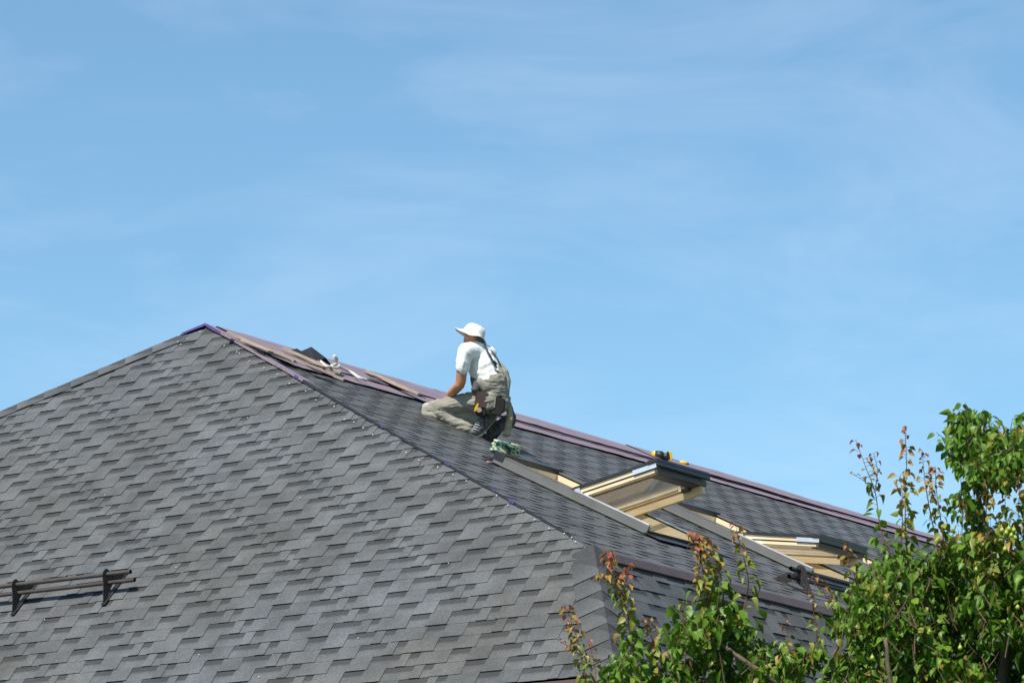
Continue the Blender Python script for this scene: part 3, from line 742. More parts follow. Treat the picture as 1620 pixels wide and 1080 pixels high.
M['shoe'] = simple('grey_black_shoe', (.17, .17, .175), (.05, .05, .052), 34, .7)
M['sole'] = simple('pale_rubber_sole', (.46, .42, .36), (.34, .31, .27), 20, .8)
M['lace'] = simple('white_lace', (.6, .63, .66), (.45, .47, .5), 20, .8)
M['tan'] = simple('tan_leather', (.40, .33, .21), (.28, .22, .13), 18, .8, bump=.3)
base_w = rw(*on_r(756, 691))
person = empty('person', base_w)
tag(person, 'worker in white sun hat, white shirt and grey overalls kneeling on the roof', 'person')
def W(x, y, d=0.0): return at(x, y, PD + d) - base_w
def y_roof(x, d):
    """photo row of the long slope at column x and depth offset d"""
    lo, hi = 500.0, 900.0
    for _ in range(40):
        mid = (lo + hi) / 2; dep = proj(rw(*on_r(x, mid)))[2] - PD
        if dep > d: lo = mid
        else: hi = mid
    return (lo + hi) / 2
SPH = bmesh.new(); bmesh.ops.create_icosphere(SPH, subdivisions=2, radius=1.0)
SPV = [v.co.copy() for v in SPH.verts]; SPF = [tuple(v.index for v in f.verts) for f in SPH.faces]; SPH.free()
class Blob:
    def __init__(s): s.m = MB()
    def ball(s, p, r):
        if not isinstance(r, tuple): r = (r, r, r)
        # r = (right, up, depth) in photo pixels
        s.m.poly([p + CR * (v.x * r[0] * K) + CU * (v.y * r[1] * K) + CF * (v.z * r[2] * K) for v in SPV], SPF); return s
    def limb(s, pts):
        """pts: (x, y, depth m, radius px)"""
        for a, b in zip(pts[:-1], pts[1:]):
            pa, pb = W(*a[:3]), W(*b[:3]); n = max(2, int((pb - pa).length / (min(a[3], b[3]) * K * .35)))
            for i in range(n + 1):
                t = i / n; s.ball(pa.lerp(pb, t), a[3] + (b[3] - a[3]) * t)
        return s
    def done(s, name, mat, parent, vox=.009, folds=0.0, fscale=14.0, smooth=6, stretch=(1, 1, 1)):
        o = mesh_obj(name, s.m.v, s.m.f, mat, None)
        rm = o.modifiers.new('r', 'REMESH'); rm.mode = 'VOXEL'; rm.voxel_size = vox
        sm = o.modifiers.new('s', 'SMOOTH'); sm.iterations = smooth; sm.factor = .5
        dg = bpy.context.evaluated_depsgraph_get(); me = bpy.data.meshes.new_from_object(o.evaluated_get(dg))
        old = o.data; o.modifiers.clear(); o.data = me; bpy.data.meshes.remove(old); me.name = name
        if folds:
            nrm = [v.normal.copy() for v in me.vertices]
            for v, nn in zip(me.vertices, nrm):
                c = Vector((v.co.x * stretch[0], v.co.y * stretch[1], v.co.z * stretch[2])) * fscale
                f = noise.noise(c); r = (1 - abs(f)) ** 2 - .5 + .4 * noise.noise(c * 2.3)
                v.co += nn * (folds * r)
        me.polygons.foreach_set('use_smooth', [True] * len(me.polygons)); o.parent = parent
        return o
# knees rest on the slope: near (left) leg and far (right) leg
KD = 0.12
yk = y_roof(692, KD)
RX, RY, RD = 17, 5, .23           # offset of the far leg
# --- skin: one continuous body
b = Blob()
b.limb([(752, 546, .02, 9), (757, 560, .02, 17), (766, 585, .01, 21), (775, 607, 0, 21), (782, 632, 0, 20)])
b.limb([(738, 555, -.11, 10.5), (755, 555, 0, 13), (770, 560, .12, 10.5)])
b.ball(W(747, 533, .03), (13.5, 17, 15)); b.ball(W(743, 539, .05), (10.5, 11, 10)); b.limb([(748, 540, .02, 11), (754, 552, .02, 11)])
b.ball(W(736.5, 537, .07), (3, 3, 3))                                            # nose and jaw side
b.ball(W(739.5, 533.5, -.035), (2.0, 5.0, 2.0)); b.ball(W(747, 534, .105), (2, 5, 2))   # ears
b.limb([(738, 556, -.11, 10), (731, 582, -.12, 9.5), (729, 603, -.10, 8.6), (727, 609, -.09, 8.4), (716, 620, .03, 7.8), (708, 631, .14, 6), (704, 638, .19, 5)])
# near hand on the sheets, fingers spread
hx, hy = 700, y_roof(700, .28) - 4
b.limb([(704, 638, .19, 5), (hx + 2, hy, .25, 6)])
for i in range(4): b.limb([(hx + 1, hy, .25 + .02 * i, 2.4), (hx - 6, hy - .5, .24 + .028 * i, 2.1), (hx - 10 - (i in (1, 2)) * 2, hy + 2.5, .25 + .03 * i, 1.8)])
b.limb([(hx + 3, hy, .23, 2.6), (hx, hy + 2, .19, 2.2), (hx - 4, hy + 3.5, .18, 1.9)])
# far arm reaching to the ridge
b.limb([(770, 561, .12, 10), (762, 590, .28, 9), (752, 624, .34, 8), (718, 642, .46, 6.5), (692, 635, .57, 5)])
fx, fd = 682, .60; fy = y_roof(fx, fd) - 5
b.limb([(692, 635, .57, 5), (fx + 2, fy - 3, fd, 5.4)])
for i in range(4): b.limb([(fx + 2, fy - 5, fd - .03 + .02 * i, 2.4), (fx - 3, fy - 1, fd - .04 + .026 * i, 2.2), (fx - 4 - (i in (1, 2)), fy + 5, fd - .04 + .026 * i, 2.0)])
b.limb([(fx + 4, fy - 3, fd - .05, 2.6), (fx + 1, fy + 3, fd - .06, 2.2), (fx, fy + 6, fd - .05, 2.0)])
# legs inside the cloth
b.limb([(776, 636, -.07, 11), (690, yk - 19, KD, 7), (742, 677, .02, 6.5), (752, 682, .0, 6)])
b.limb([(790, 636, .08, 11), (690 + RX, yk - 17 + RY, KD + RD, 7), (758, 679, .02 + RD, 6.5), (770, 687, RD, 6)])
b.done('body', M['skin'], person, .0085, 0, smooth=4)
# --- hair
b = Blob(); b.ball(W(749.5, 530.5, .03), (13.3, 13.5, 15)); b.limb([(753, 533, .02, 11), (758, 537, .02, 9)]); b.done('hair', M['hair'], person, .008)
# --- shirt
b = Blob()
b.limb([(751, 549, .02, 11.5), (757, 561, .02, 20), (764, 580, .01, 25), (772, 600, .0, 26), (776, 612, 0, 25)])
b.limb([(738, 555.5, -.11, 14), (754, 556, 0, 17), (772, 560, .12, 14)])
b.limb([(737, 557, -.11, 13), (733.5, 572, -.12, 12.3), (731.5, 582, -.12, 11.6)])
b.limb([(772, 561, .12, 13), (766, 580, .22, 11.5), (762, 590, .27, 11)])
b.done('shirt', M['tshirt'], person, .0085, .008, 10, 4, (1.6, 1, .8))
b = Blob(); b.limb([(731.6, 583, -.12, 10.4), (731.3, 584.6, -.12, 10.2)]); b.done('sleeve_shade', M['overall_dk'], person, .007)  # dark band added as the shadow under the sleeve hem
# --- overalls: trousers
b = Blob()
b.limb([(776, 604, .0, 27), (779, 618, 0, 26), (783, 634, 0, 24)])
b.limb([(773, 636, -.08, 18.5), (745, 635.5, -.0, 16.5), (712, 640, .07, 14), (686, yk - 19, KD, 12)])
b.limb([(682, yk - 15, KD, 13), (700, yk - 10, .09, 12), (722, 669, .05, 11.5), (741, 677, .02, 11)])
b.limb([(791, 635, .09, 18), (745 + RX, 640, RD, 16), (690 + RX, yk - 17 + RY, KD + RD, 12.5)])
b.limb([(700, yk - 15, .15, 10), (735, 655, .08, 13), (760, 660, .05, 14)])
b.limb([(686 + RX, yk - 13 + RY, KD + RD, 12), (732 + RX, 673 + RY, .03 + RD, 11)])
b.done('overalls', M['overall'], person, .0075, .010, 13, 2, (.5, .8, 2.3))
b = Blob(); b.limb([(676, yk - 19, KD - .01, 9), (676, yk - 10, KD - .01, 10), (690, yk - 7, KD - .03, 9)]); b.done('knee_patch', M['knee'], person, .007, .004, 16)
# back bib standing away from the back, side panel, straps
b = Blob(); b.limb([(789, 578, .05, 7), (795, 590, .04, 10), (797, 604, .02, 11.5), (792, 620, .0, 15)]); b.limb([(786, 580, -.02, 5), (788, 598, -.04, 10), (784, 615, -.05, 15)])
b.ball(W(802, 603, .05), (6.5, 8, 12)); b.limb([(762, 604, -.08, 10), (770, 610, -.07, 14)])
b.done('bib', M['overall'], person, .0085, .005, 11, 5, (1.5, 1, .7))
b = Blob(); b.limb([(750, 599, -.02, 6.5), (752, 607, -.08, 7), (752, 615, -.10, 7)]); b.done('side_panel', M['overall_dk'], person, .008, .006, 20)
def strap(pts, w, name, mat, th=.004, parent=person):
    P = [W(*p) for p in pts]; m = MB()
    for a, c in zip(P[:-1], P[1:]):
        d = (c - a).normalized(); s = d.cross(CF).normalized() * w * K / 2; m.box(a - s - CF * th / 2, s * 2, c - a, CF * th)
    return m.build(name, mat, parent)
strap([(766, 545, -.068), (774, 560, -.105), (781, 573, -.112), (786, 582, -.09)], 2.6, 'strap', M['strap'])
strap([(775, 552, .05), (786, 566, .02), (792, 578, -.0)], 2.6, 'strap', M['strap'])
strap([(780, 571, -.118), (786, 577, -.105)], 4.2, 'strap_clip', M['strap'])
# shoes: toes tucked, heel up
def shoe(dx, dy, dd_, dark=False):
    b = Blob(); q = lambda x, y, d, r: (x + dx, y + dy, d + dd_, r)
    b.limb([q(744, 683, .0, 6.2), q(754, 682, 0, 8.2), q(764, 673, 0, 9), q(775, 662, 0, 8.5), q(780, 656, 0, 7.5)]); b.limb([q(756, 673, 0, 8), q(764, 664, 0, 7.5)])
    u = b.done('shoe', M['shoe'], person, .007, .002, 30)
    b = Blob(); b.limb([q(743, 688, .0, 3.4), q(753, 690.5, 0, 3.6), q(761, 687.5, 0, 3.3), q(770, 677, 0, 3.2), q(783, 662, 0, 3.2), q(786, 655, 0, 3)])
    b.limb([q(743, 688, .05, 3.2), q(753, 690.5, .06, 3.6), q(761, 687.5, .06, 3.3), q(770, 677, .05, 3.2), q(783, 662, .05, 3.2), q(786, 655, .04, 3)])
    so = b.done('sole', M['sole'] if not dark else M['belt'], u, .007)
    if not dark:
        m = MB()
        for t in (0, 1, 2, 3): m.tube([W(748 + dx + t * 1.6, 677 + dy - t * 3.6, dd_ - .040), W(755 + dx + t * 1.6, 680 + dy - t * 3.6, dd_ - .046)], .0032, 5)
        m.build('lace', M['lace'], u)
    return u
shoe(0, 0, 0)
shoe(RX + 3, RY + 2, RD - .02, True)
# hat
def make_hat():
    up = (CR * .40 + CU * .91 + CF * .10).normalized(); fw = -(CR - up * CR.dot(up)).normalized(); sd_ = up.cross(fw)
    c = W(750, 528.3, .03); prof = [(0.2, 15.6), (5, 15.4), (10.5, 14.2), (14.2, 11.5), (16, 7), (17.2, 2.0), (17.8, -.8), (21.2, -2.6), (24.8, -4.3), (27.6, -5.4)]
    prof2 = [(27.2, -6.2), (24.5, -5.1), (20, -3.0), (16, -2.0), (14.2, -1.2)]
    P, F, n = [], [], 40
    for j, (r, h) in enumerate(prof + prof2):
        for i in range(n):
            a = 2 * math.pi * i / n; br = max(0, (r - 15) / 14); ca, sa = math.cos(a), math.sin(a)
            hh = h + br * (0.6 * math.cos(a) - 3.2 * max(0, -ca) ** 2 * 1.5 + 5.5 * max(0, math.cos(a - 2.35)) ** 4 + 1.5 * math.sin(3 * a + 1) + .6 * math.sin(7 * a)) + (1 - br) * .5 * math.sin(5 * a + r * .4)
            rr_ = r * (1.0 + .10 * ca * br) * (1 + .02 * math.sin(4 * a))
            P.append(c + (fw * ca * 1.03 + sd_ * sa * .95) * (rr_ * K) + up * (hh * K))
    k = len(prof + prof2)
    for j in range(k - 1):
        for i in range(n): F.append((j * n + i, j * n + (i + 1) % n, (j + 1) * n + (i + 1) % n, (j + 1) * n + i))
    F.append(tuple(range(n)))
    o = MB().poly(P, F).build('hat', M['hat'], person, True); return o
make_hat()
# tool belt
bc = [(756, 623, -.04), (764, 625, -.115), (776, 627, -.135), (789, 629, -.12), (800, 632, -.06), (804, 633, .02), (798, 630, .10), (784, 624, .14), (766, 620, .12), (757, 621, .05), (756, 623, -.04)]
m = MB(); P = [W(*p) for p in bc]
for a, c in zip(P[:-1], P[1:]): m.box(a - CU * .018, c - a, (c - a).cross(CU).normalized() * .006, CU * .036)
belt = m.build('tool_belt', M['belt'], person)
def slab(name, pts, d0, th, mat, parent, bevel=.004, tip=0.0):
    P = [W(x, y, d0 + tip * (x - pts[0][0])) for x, y in pts]
    return MB().prism(P, CF * th).build(name, mat, parent, bevel=bevel)
slab('pouch', [(754, 618), (773, 621), (773, 636), (771, 646), (757, 645), (750, 640)], -.165, .05, M['pouch'], belt, .008)
slab('pouch', [(753, 641), (770, 644), (769, 656), (764, 661), (752, 656)], -.158, .045, M['belt'], belt, .008)
slab('pouch', [(775, 624), (800, 631), (798, 648), (791, 658), (776, 655), (772, 644)], -.150, .05, M['belt'], belt, .008)
slab('pouch_panel', [(776, 625), (785, 627.5), (783, 645), (774, 644)], -.156, .006, M['overall'], belt, .001)
slab('hammer_loop', [(765, 656), (767.5, 656), (768, 676), (766, 679)], -.12, .008, M['belt'], belt, .001)
# things carried on the belt
tp = W(754.5, 643.5, -.185) + base_w
tm = empty('tape_measure', tp); tag(tm, 'small yellow tape measure clipped to the worker’s brown pouch'.replace('’', "'"), 'tape measure')
def T(x, y, d): return at(x, y, PD + d) - tp
m = MB(); m.prism([T(755, 637.5, -.19), T(758, 638.5, -.19), T(756.5, 644, -.19), T(753.5, 650, -.19), T(750, 651, -.19), T(751.5, 644, -.19)], CF * .03); m.build('case', M['yellow'], tm, bevel=.004)
m = MB(); m.tube([T(758, 648, -.19), T(758, 648, -.165)], .021, 14); m.build('reel', M['tan'], tm)
gp = W(806, 640, .05) + base_w
gl = empty('work_gloves', gp); tag(gl, 'pair of tan work gloves hanging at the back of the belt', 'gloves')
base_keep = base_w
b = Blob(); b.limb([(803, 636, .0, 3.5), (806, 648, .0, 5), (807, 662, -.01, 5.2), (804, 676, -.02, 5.5), (801, 686, -.03, 6)]); b.limb([(805, 676, -.02, 4), (806, 688, -.03, 2.8)]); b.limb([(801, 682, -.03, 4), (797, 689, -.03, 2.8)])
o = b.done('glove', M['tan'], None, .007, .007, 16); o.data.transform(Matrix.Translation(base_w - gp)); o.parent = gl
b = Blob(); b.limb([(805, 636, .03, 3), (809, 652, .04, 5), (812, 662, .04, 5.5), (809, 674, .04, 4)])
o = b.done('glove', M['overall_dk'], None, .007, .006, 16); o.data.transform(Matrix.Translation(base_w - gp)); o.parent = gl

# ------------------------------------------------------------------ pear tree in front
TD = 20.5                                   # distance of the tree
def leaf_mat(name, c1, c2, trans):
    m, n, p, out = new_mat(name); l = n.links.new; N = n.nodes.new
    geo = N('ShaderNodeNewGeometry'); oi = N('ShaderNodeObjectInfo')
    a = N('ShaderNodeMath'); a.operation = 'ADD'; l(geo.outputs['Random Per Island'], a.inputs[0]); l(oi.outputs['Random'], a.inputs[1])
    f = N('ShaderNodeMath'); f.operation = 'FRACT'; l(a.outputs[0], f.inputs[0])
    r = N('ShaderNodeMix'); r.data_type = 'RGBA'; r.inputs[6].default_value = (*c1, 1); r.inputs[7].default_value = (*c2, 1); l(f.outputs[0], r.inputs[0])
    z = N('ShaderNodeTexNoise'); z.inputs['Scale'].default_value = 60; z.inputs['Detail'].default_value = 3; l(geo.outputs['Position'], z.inputs['Vector'])
    mr = N('ShaderNodeMapRange'); mr.inputs[3].default_value = .7; mr.inputs[4].default_value = 1.3; l(z.outputs['Fac'], mr.inputs[0])
    v = N('ShaderNodeVectorMath'); v.operation = 'SCALE'; l(r.outputs[2], v.inputs[0]); l(mr.outputs[0], v.inputs['Scale'])
    l(v.outputs['Vector'], p.inputs['Base Color']); p.inputs['Roughness'].default_value = .42; p.inputs['Specular IOR Level'].default_value = .3
    t = N('ShaderNodeBsdfTranslucent'); l(v.outputs['Vector'], t.inputs['Color'])
    mx = N('ShaderNodeMixShader'); mx.inputs[0].default_value = trans; l(p.outputs['BSDF'], mx.inputs[1]); l(t.outputs[0], mx.inputs[2]); l(mx.outputs[0], out.inputs['Surface'])
    return m
LM = [leaf_mat('leaf_green', (.055, .138, .010), (.150, .260, .025), .32), leaf_mat('leaf_yellow_green', (.15, .20, .025), (.27, .27, .04), .3),
      leaf_mat('leaf_ochre', (.30, .20, .035), (.36, .23, .06), .3), leaf_mat('leaf_red', (.34, .085, .045), (.30, .13, .05), .3)]
BARK = simple('bark', (.16, .12, .085), (.075, .055, .04), 30, .9, stretch=(1, 1, .3), bump=.5)
TWIG = simple('red_twig', (.22, .075, .05), (.14, .05, .035), 30, .6)
TWIG2 = simple('brown_twig', (.15, .085, .05), (.09, .05, .03), 30, .7)
# leaf shapes: ovate with a point, folded on the midrib, curling down
def leaf_shape(fold, curl, wide):
    rows = [(0.0, 0.02), (.12, .62), (.32, 1.0), (.55, .88), (.78, .46), (.92, .14), (1.0, 0.0)]
    P, F = [], []
    for t, w in rows:
        y = t; z = -curl * t * t; hw = w * wide * .5
        if w == 0.0: P.append((0, y, z)); continue
        P += [(-hw, y, z + hw * fold), (0, y, z), (hw, y, z + hw * fold)]
    for i in range(5):
        b = 3 * i; F += [(b, b + 1, b + 4, b + 3), (b + 1, b + 2, b + 5, b + 4)]
    b = 15; F += [(b, b + 1, 18), (b + 1, b + 2, 18)]
    return np.array(P), F
SHAPES = [leaf_shape(.35, .35, .66), leaf_shape(.75, .5, .62), leaf_shape(.15, .15, .72), leaf_shape(1.1, .7, .62), leaf_shape(.5, -.15, .6), leaf_shape(.9, .2, .7)]
LEAF_ME = {}
def leaf_mesh(s, c):
    if (s, c) not in LEAF_ME:
        me = bpy.data.meshes.new('leaf'); me.from_pydata([tuple(p) for p in SHAPES[s][0]], [], SHAPES[s][1]); me.materials.append(LM[c])
        me.polygons.foreach_set('use_smooth', [True] * len(me.polygons)); LEAF_ME[(s, c)] = me
    return LEAF_ME[(s, c)]
tr = random.Random(21)
leaves = []        # (matrix3 as columns, origin, size, shape, colour)
SUNV = SUN_DIR.normalized()
def add_leaf(p, out, size, col, droop=None):
    """leaf at p growing towards out, tip hanging"""
    droop = tr.uniform(.5, 1.3) if droop is None else droop
    d = (out + Vector((0, 0, -droop)) + Vector((tr.gauss(0, .25), tr.gauss(0, .25), tr.gauss(0, .2)))).normalized()
    nn = (out * .5 + Vector((0, 0, .7)) + SUNV * .25 + Vector((tr.gauss(0, .6), tr.gauss(0, .6), tr.gauss(0, .6)))); nn = nn - d * nn.dot(d)
    if nn.length < .05: nn = d.orthogonal()
    nn.normalize(); s = d.cross(nn)
    leaves.append((s, d, nn, p, size, tr.randrange(6), col))
tree = empty('pear_tree', Vector((at(1500, 1080, TD).x, at(1500, 1080, TD).y, 0)))
tag(tree, 'leafy pear tree with reddish young shoots in front of the house', 'tree')
T0 = tree.location.copy()
twigs = MB()
def rnd_dir(h=.3):
    a = tr.uniform(0, 2 * math.pi); z = tr.uniform(-h, h); return Vector((math.cos(a), math.sin(a), z)).normalized()
def P(x, y, d=0.0): return at(x, y, TD + d)
PXT = TD / FPX
def shoot(pts, r0, mat, leaf0, leaf1, n, cols, d=0.0, name='shoot', bare=.04):
    """upright shoot through photo points; leaves shrink and redden to the tip"""
    W_ = [P(x, y, d + tr.uniform(-.03, .03)) for x, y in pts]; S = []
    for i in range(len(W_) - 1):
        p0, p1, p2, p3 = W_[max(i - 1, 0)], W_[i], W_[i + 1], W_[min(i + 2, len(W_) - 1)]
        for k in range(5):
            t = k / 5; S.append(.5 * (2 * p1 + (p2 - p0) * t + (2 * p0 - 5 * p1 + 4 * p2 - p3) * t * t + (3 * p1 - p0 - 3 * p2 + p3) * t ** 3))
    S.append(W_[-1]); m = MB(); N_ = len(S)
    m.tube([p - T0 for p in S], [r0 * (1 - .75 * i / (N_ - 1)) for i in range(N_)], 6); m.build(name, mat, tree, True)
    for i in range(n):
        t = bare + (1 - bare) * (i + tr.random() * .6) / n; k = min(int(t * (N_ - 1)), N_ - 2); p = S[k].lerp(S[k + 1], t * (N_ - 1) - k)
        out = rnd_dir(.2); size = (leaf0 + (leaf1 - leaf0) * t) * tr.uniform(.75, 1.2) * PXT
        pet = size * tr.uniform(.35, .6); q = p + (out + Vector((0, 0, .35))) * pet
        twigs.tube([p - T0, q - T0], [.0014, .0009], 3, False)
        ct = min(.999, max(0, t + tr.uniform(-.13, .13))); add_leaf(q, out, size, cols[int(ct * len(cols))], tr.uniform(.3, 1.1))
RED = [0, 0, 1, 1, 2, 2, 3]; RED2 = [0, 1, 1, 2, 2, 3]; GRN = [0, 0, 0, 0, 1]
# the long young shoots one can tell apart: (points base > tip)
SH = [
 ([(1018, 1090), (1000, 1020), (990, 960), (975, 915), (961, 872)], .0045, TWIG, 19, 11, 110, RED, 0),
 ([(985, 950), (968, 925), (952, 910), (943, 913)], .003, TWIG, 13, 8, 24, RED2, 0),
 ([(988, 930), (994, 905), (997, 892)], .0025, TWIG, 12, 7, 24, [2, 3, 3], .02),
 ([(930, 1095), (922, 1050), (910, 1000), (893, 957)], .004, TWIG, 16, 10, 66, RED2, -.1),
 ([(922, 1040), (900, 1022), (881, 1012)], .0025, TWIG, 11, 6, 8, [2, 3], -.1),
 ([(944, 1090), (940, 1050), (930, 1012)], .003, TWIG, 15, 8, 14, [1, 2, 3], -.1),
 ([(1045, 1090), (1038, 1040), (1030, 1000), (1025, 978)], .004, TWIG, 18, 9, 46, RED2, .1),
 ([(1125, 1010), (1120, 950), (1112, 900), (1098, 842)], .0045, TWIG, 22, 11, 100, RED, 0),
 ([(1140, 985), (1144, 930), (1128, 880), (1108, 850)], .004, TWIG, 21, 11, 84, RED, .1),
 ([(1172, 980), (1184, 925), (1176, 880), (1168, 850), (1164, 828)], .0035, TWIG, 19, 9, 40, RED2, 0),
 ([(1290, 1060), (1292, 1000), (1286, 960), (1288, 935)], .0035, TWIG, 17, 8, 16, RED2, 0),
 ([(1248, 1040), (1246, 1000), (1243, 980)], .003, TWIG, 13, 7, 9, [0, 2, 3], 0),
 ([(1330, 1010), (1318, 965), (1300, 930), (1285, 910)], .0035, TWIG, 18, 8, 22, RED2, 0),
 ([(1372, 960), (1355, 920), (1342, 880), (1336, 858)], .0035, TWIG, 18, 8, 20, RED2, .1),
 ([(1450, 935), (1410, 880), (1392, 830), (1385, 780), (1370, 740), (1354, 695)], .0042, TWIG, 22, 9, 40, [0, 0, 0, 1, 2, 3], 0),
 ([(1384, 778), (1388, 745), (1382, 715)], .003, TWIG, 14, 7, 16, [1, 2, 3], 0),
 ([(1382, 772), (1362, 757), (1343, 747)], .0022, TWIG, 11, 6, 8, [1, 3], 0),
 ([(1440, 930), (1434, 860), (1432, 800), (1434, 730), (1431, 672)], .0045, TWIG, 20, 9, 74, [0, 0, 1, 1, 2, 2, 3], .1),
 ([(1425, 870), (1428, 800), (1424, 750)], .003, TWIG, 20, 12, 20, [0, 1, 2], .0),
 ([(1490, 890), (1480, 850), (1468, 790), (1462, 750), (1459, 712)], .004, TWIG, 18, 9, 48, [0, 0, 1, 2, 2, 3], 0),
 ([(1496, 880), (1488, 820), (1481, 770), (1480, 738)], .0038, TWIG, 17, 9, 50, [0, 1, 1, 2, 2, 3], -.1),
 ([(1560, 900), (1562, 830), (1560, 790), (1568, 762)], .0035, TWIG, 18, 9, 24, RED2, -.2),
 ([(1600, 900), (1592, 830), (1590, 780)], .0035, TWIG, 18, 9, 24, RED2, -.2),
 ([(1620, 930), (1612, 860), (1612, 790), (1618, 740)], .0035, TWIG, 18, 9, 26, RED2, -.2),
 ([(1530, 920), (1522, 850), (1524, 790)], .0035, TWIG, 17, 9, 18, RED2, -.2),
 ([(1552, 800), (1530, 740), (1528, 690), (1515, 655)], .004, TWIG2, 21, 17, 70, [0], 0),
 ([(1610, 760), (1596, 720), (1590, 690)], .0035, TWIG2, 22, 16, 20, [0], 0),
 ([(1082, 1060), (1086, 1000), (1080, 965), (1092, 950)], .0035, TWIG2, 21, 13, 22, [0, 0, 1], 0),
 ([(1340, 1010), (1345, 960), (1350, 925)], .0035, TWIG2, 21, 14, 18, GRN, 0),
]
for a in SH: shoot(*a)

# limbs
LIMB = [
 [(1500, 2150, 0, .085), (1496, 1700, 0, .075), (1488, 1400, .05, .06), (1478, 1180, .05, .045), (1455, 1050, .0, .028), (1440, 940, 0, .014), (1436, 880, 0, .006)],
 [(1490, 1450, .05, .045), (1400, 1250, .0, .032), (1300, 1130, -.1, .022), (1200, 1060, -.1, .014), (1130, 1010, 0, .007)],
 [(1400, 1250, 0, .025), (1250, 1200, .15, .018), (1110, 1140, .1, .012), (1020, 1090, 0, .006), (1000, 1040, 0, .003)],
 [(1488, 1400, .05, .05), (1560, 1200, -.1, .036), (1590, 1030, -.1, .024), (1575, 900, -.05, .014), (1550, 790, 0, .008), (1530, 700, 0, .004)],
 [(1560, 1200, -.1, .03), (1660, 1050, .1, .02), (1680, 900, .1, .013), (1640, 760, 0, .007)],
 [(1300, 1130, -.1, .016), (1310, 1060, .1, .011), (1345, 980, .1, .006)],
 [(1496, 1600, 0, .05), (1700, 1350, .3, .035), (1850, 1150, .3, .02), (1900, 950, .3, .01)],
 [(1496, 1500, .0, .04), (1500, 1300, .6, .028), (1480, 1100, .9, .016), (1500, 950, .9, .008)],
 [(1496, 1500, .0, .04), (1480, 1300, -.5, .028), (1420, 1130, -.7, .016), (1400, 1010, -.7, .008)],
 [(1400, 1250, 0, .022), (1180, 1260, -.2, .015), (1020, 1230, -.2, .009), (930, 1130, -.1, .005)],
]
for k, lb in enumerate(LIMB):
    pts = [at(x, y, TD + d) - T0 for x, y, d, r in lb]
    if k == 0: pts[0].z = 0.0
    S, R_ = [], []
    for i in range(len(pts) - 1):
        p0, p1, p2, p3 = pts[max(i - 1, 0)], pts[i], pts[i + 1], pts[min(i + 2, len(pts) - 1)]
        for j in range(5):
            t = j / 5; S.append(.5 * (2 * p1 + (p2 - p0) * t + (2 * p0 - 5 * p1 + 4 * p2 - p3) * t * t + (3 * p1 - p0 - 3 * p2 + p3) * t ** 3) + Vector((noise.noise(p1 * 3 + Vector((j, 0, 0))), 0, 0)) * .01)
            R_.append(lb[i][3] + (lb[i + 1][3] - lb[i][3]) * t)
    S.append(pts[-1]); R_.append(lb[-1][3])
    m = MB(); m.tube(S, R_, 9); m.build('trunk' if k == 0 else 'limb', BARK, tree, True)

# the leafy mass: short twigs scattered under the outline of the crown
OUT = [(900, 1120), (930, 1085), (965, 1050), (980, 1030), (1000, 1000), (1020, 1020), (1050, 1030), (1080, 990), (1105, 960), (1135, 955), (1155, 975), (1185, 985), (1205, 1010), (1230, 1040), (1260, 1025), (1290, 1010), (1315, 990), (1340, 962), (1362, 935), (1380, 905), (1392, 880), (1415, 875), (1440, 880), (1470, 880), (1495, 872), (1512, 862), (1535, 862), (1550, 840), (1580, 790), (1620, 800), (1700, 760), (1800, 800), (1900, 900), (2000, 1050), (2080, 1250)]
OX = [p[0] for p in OUT]; OY = [p[1] for p in OUT]
UPPER = [(1510, 672), (1500, 700), (1508, 735), (1530, 760), (1516, 800), (1522, 828), (1548, 842), (1600, 800), (1700, 780), (1760, 760), (1740, 700), (1660, 690), (1608, 690), (1590, 700), (1565, 705), (1545, 680), (1528, 665)]
def inside(pt, poly):
    x, y = pt; c = False
    for i in range(len(poly)):
        x0, y0 = poly[i]; x1, y1 = poly[i - 1]
        if (y0 > y) != (y1 > y) and x < (x1 - x0) * (y - y0) / (y1 - y0) + x0: c = not c
    return c
def twig(x, y, d, n, size, cols, ln):
    p = P(x, y, d); a = (Vector((tr.gauss(0, .6), tr.gauss(0, .6), 1.0))).normalized(); q = p + a * ln
    twigs.tube([p - T0, p.lerp(q, .5) - T0 + rnd_dir() * .006, q - T0], [.003, .0024, .0014], 4, False)
    for i in range(n):
        t = (i + tr.random()) / n; o = rnd_dir(.25); s = size * tr.choice((.55, .75, .9, 1.0, 1.1, 1.25)) * tr.uniform(.9, 1.1) * PXT; b = p.lerp(q, t); e = b + (o + Vector((0, 0, .3))) * s * tr.uniform(.3, .7)
        add_leaf(e, o, s, cols[min(int(t * len(cols)), len(cols) - 1)] if cols else 0)
cnt = 0
while cnt < 2350:
    x = tr.uniform(900, 1720); y = tr.uniform(660, 1150); d = tr.uniform(-.55, .75)
    top = np.interp(x, OX, OY)
    in_main = y > top + 12
    if not (in_main or inside((x, y), UPPER)): continue
    thin_left = x < 1060
    if thin_left and tr.random() < .45: continue
    # loose hollows in the mass so that shade and roof show through
    hol = noise.noise(Vector((x * .011, y * .013, d * 2.0)))
    if hol < (-.02 if x < 1330 else (.0 if y < 850 else -.10)): continue
    if x < 1330 and abs(d) > .38: continue
    c = [0]
    if tr.random() < .10: c = [0, 1]
    if tr.random() < .06 or (x > 1540 and 770 < y < 900 and tr.random() < .45): c = [1, 2, 1]
    twig(x, y, d, tr.randint(5, 8), 17.2, c, tr.uniform(.06, .16)); cnt += 1
cnt = 0
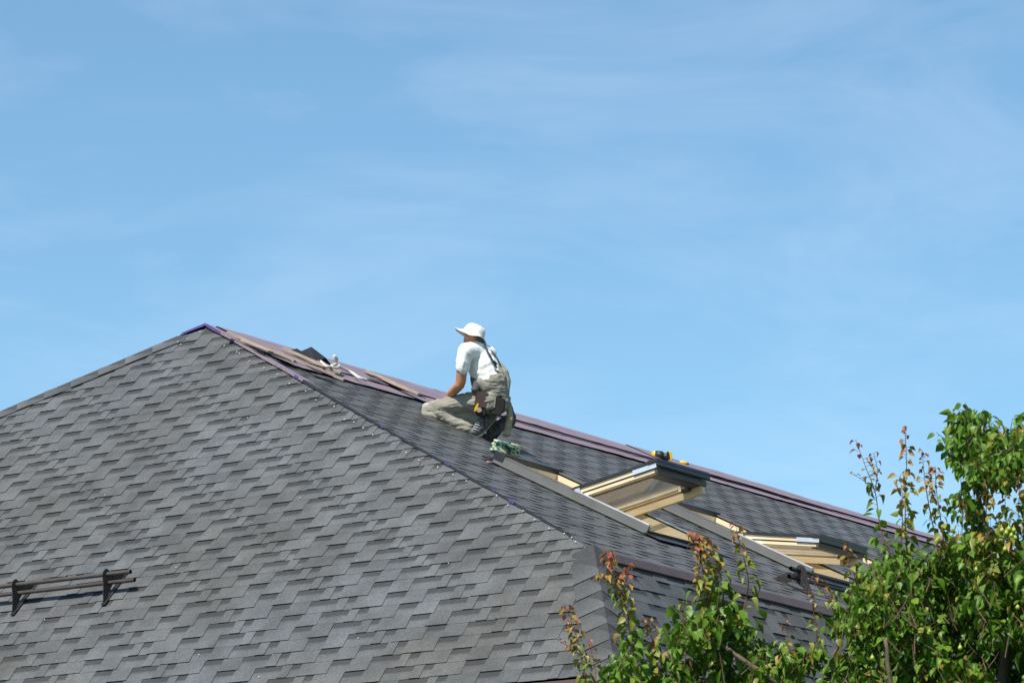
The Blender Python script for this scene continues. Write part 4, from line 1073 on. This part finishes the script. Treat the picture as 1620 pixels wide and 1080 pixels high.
while cnt < 1500:                                   # the rest of the crown, below and beside the picture
    x = tr.uniform(950, 2080); y = tr.uniform(850, 1600); d = tr.uniform(-1.3, 1.4)
    if x < 1680 and y < 1120 and abs(d) < .7: continue
    if y < np.interp(x, OX, OY) + 25 + 70 * abs(d): continue
    if ((x - 1500) / 600) ** 2 + ((y - 1180) / 430) ** 2 + (d / 1.5) ** 2 > 1: continue
    twig(x, y, d, tr.randint(5, 8), 23, [0], tr.uniform(.08, .18)); cnt += 1
twigs.build('twigs', TWIG2, tree, True)['kind'] = 'stuff'

# leaves: the 300 that show largest are parts, the others one mass
def show(l):
    px = proj(l[3])
    if not (890 < px[0] < 1615 and 640 < px[1] < 1075): return 0
    view = (l[3] - CAM).normalized(); return l[4] * abs(l[2].dot(view)) / (px[2] - TD + 1.6) ** 2.5
order = sorted(range(len(leaves)), key=lambda i: -show(leaves[i])); solo = set(order[:300])
for i in order[:300]:
    s, d, nn, p, sz, shp, col = leaves[i]; o = bpy.data.objects.new('leaf', leaf_mesh(shp, col)); link(o, tree)
    o.matrix_local = Matrix.Translation(p - T0) @ (Matrix((s, d, nn)).transposed() * sz).to_4x4()
    o.matrix_local[3][3] = 1.0
VV, FF, MI = [], [], []; base = 0
for i, (s, d, nn, p, sz, shp, col) in enumerate(leaves):
    if i in solo: continue
    m = np.array([s, d, nn]) * sz; v = SHAPES[shp][0] @ m + np.array(p - T0)
    VV.append(v); FF += [tuple(base + k for k in f) for f in SHAPES[shp][1]]; MI += [col] * len(SHAPES[shp][1]); base += len(v)
me = bpy.data.meshes.new('crown'); me.from_pydata(np.concatenate(VV).tolist(), [], FF)
for m in LM: me.materials.append(m)
me.polygons.foreach_set('material_index', MI); me.polygons.foreach_set('use_smooth', [True] * len(me.polygons)); me.update()
tag(link(bpy.data.objects.new('crown', me), tree), kind='stuff')
# small unripe pears
FM = simple('unripe_pear', (.34, .40, .06), (.25, .32, .04), 30, .4)
for k, (x, y) in enumerate([(1585, 838), (1592, 842), (1600, 846), (1606, 850), (1604, 838), (1596, 836), (1519, 1024), (1590, 868), (1545, 900), (1470, 1000), (1380, 1040), (1610, 960)]):
    c = P(x, y, -.62 if k < 6 else -.55); m = MB()
    pr = [(0, -.0125), (.006, -.0115), (.0105, -.006), (.0115, 0), (.0095, .006), (.0055, .012), (.002, .0155), (.0006, .026)]
    n = 9; V_ = []; F_ = []
    for r, h in pr: V_ += [Vector((r * math.cos(2 * math.pi * i / n), r * math.sin(2 * math.pi * i / n), h)) for i in range(n)]
    for j in range(len(pr) - 1): F_ += [(j * n + i, j * n + (i + 1) % n, (j + 1) * n + (i + 1) % n, (j + 1) * n + i) for i in range(n)]
    o = m.poly(V_, F_).build('fruit', FM, tree, True); o.location = c - T0
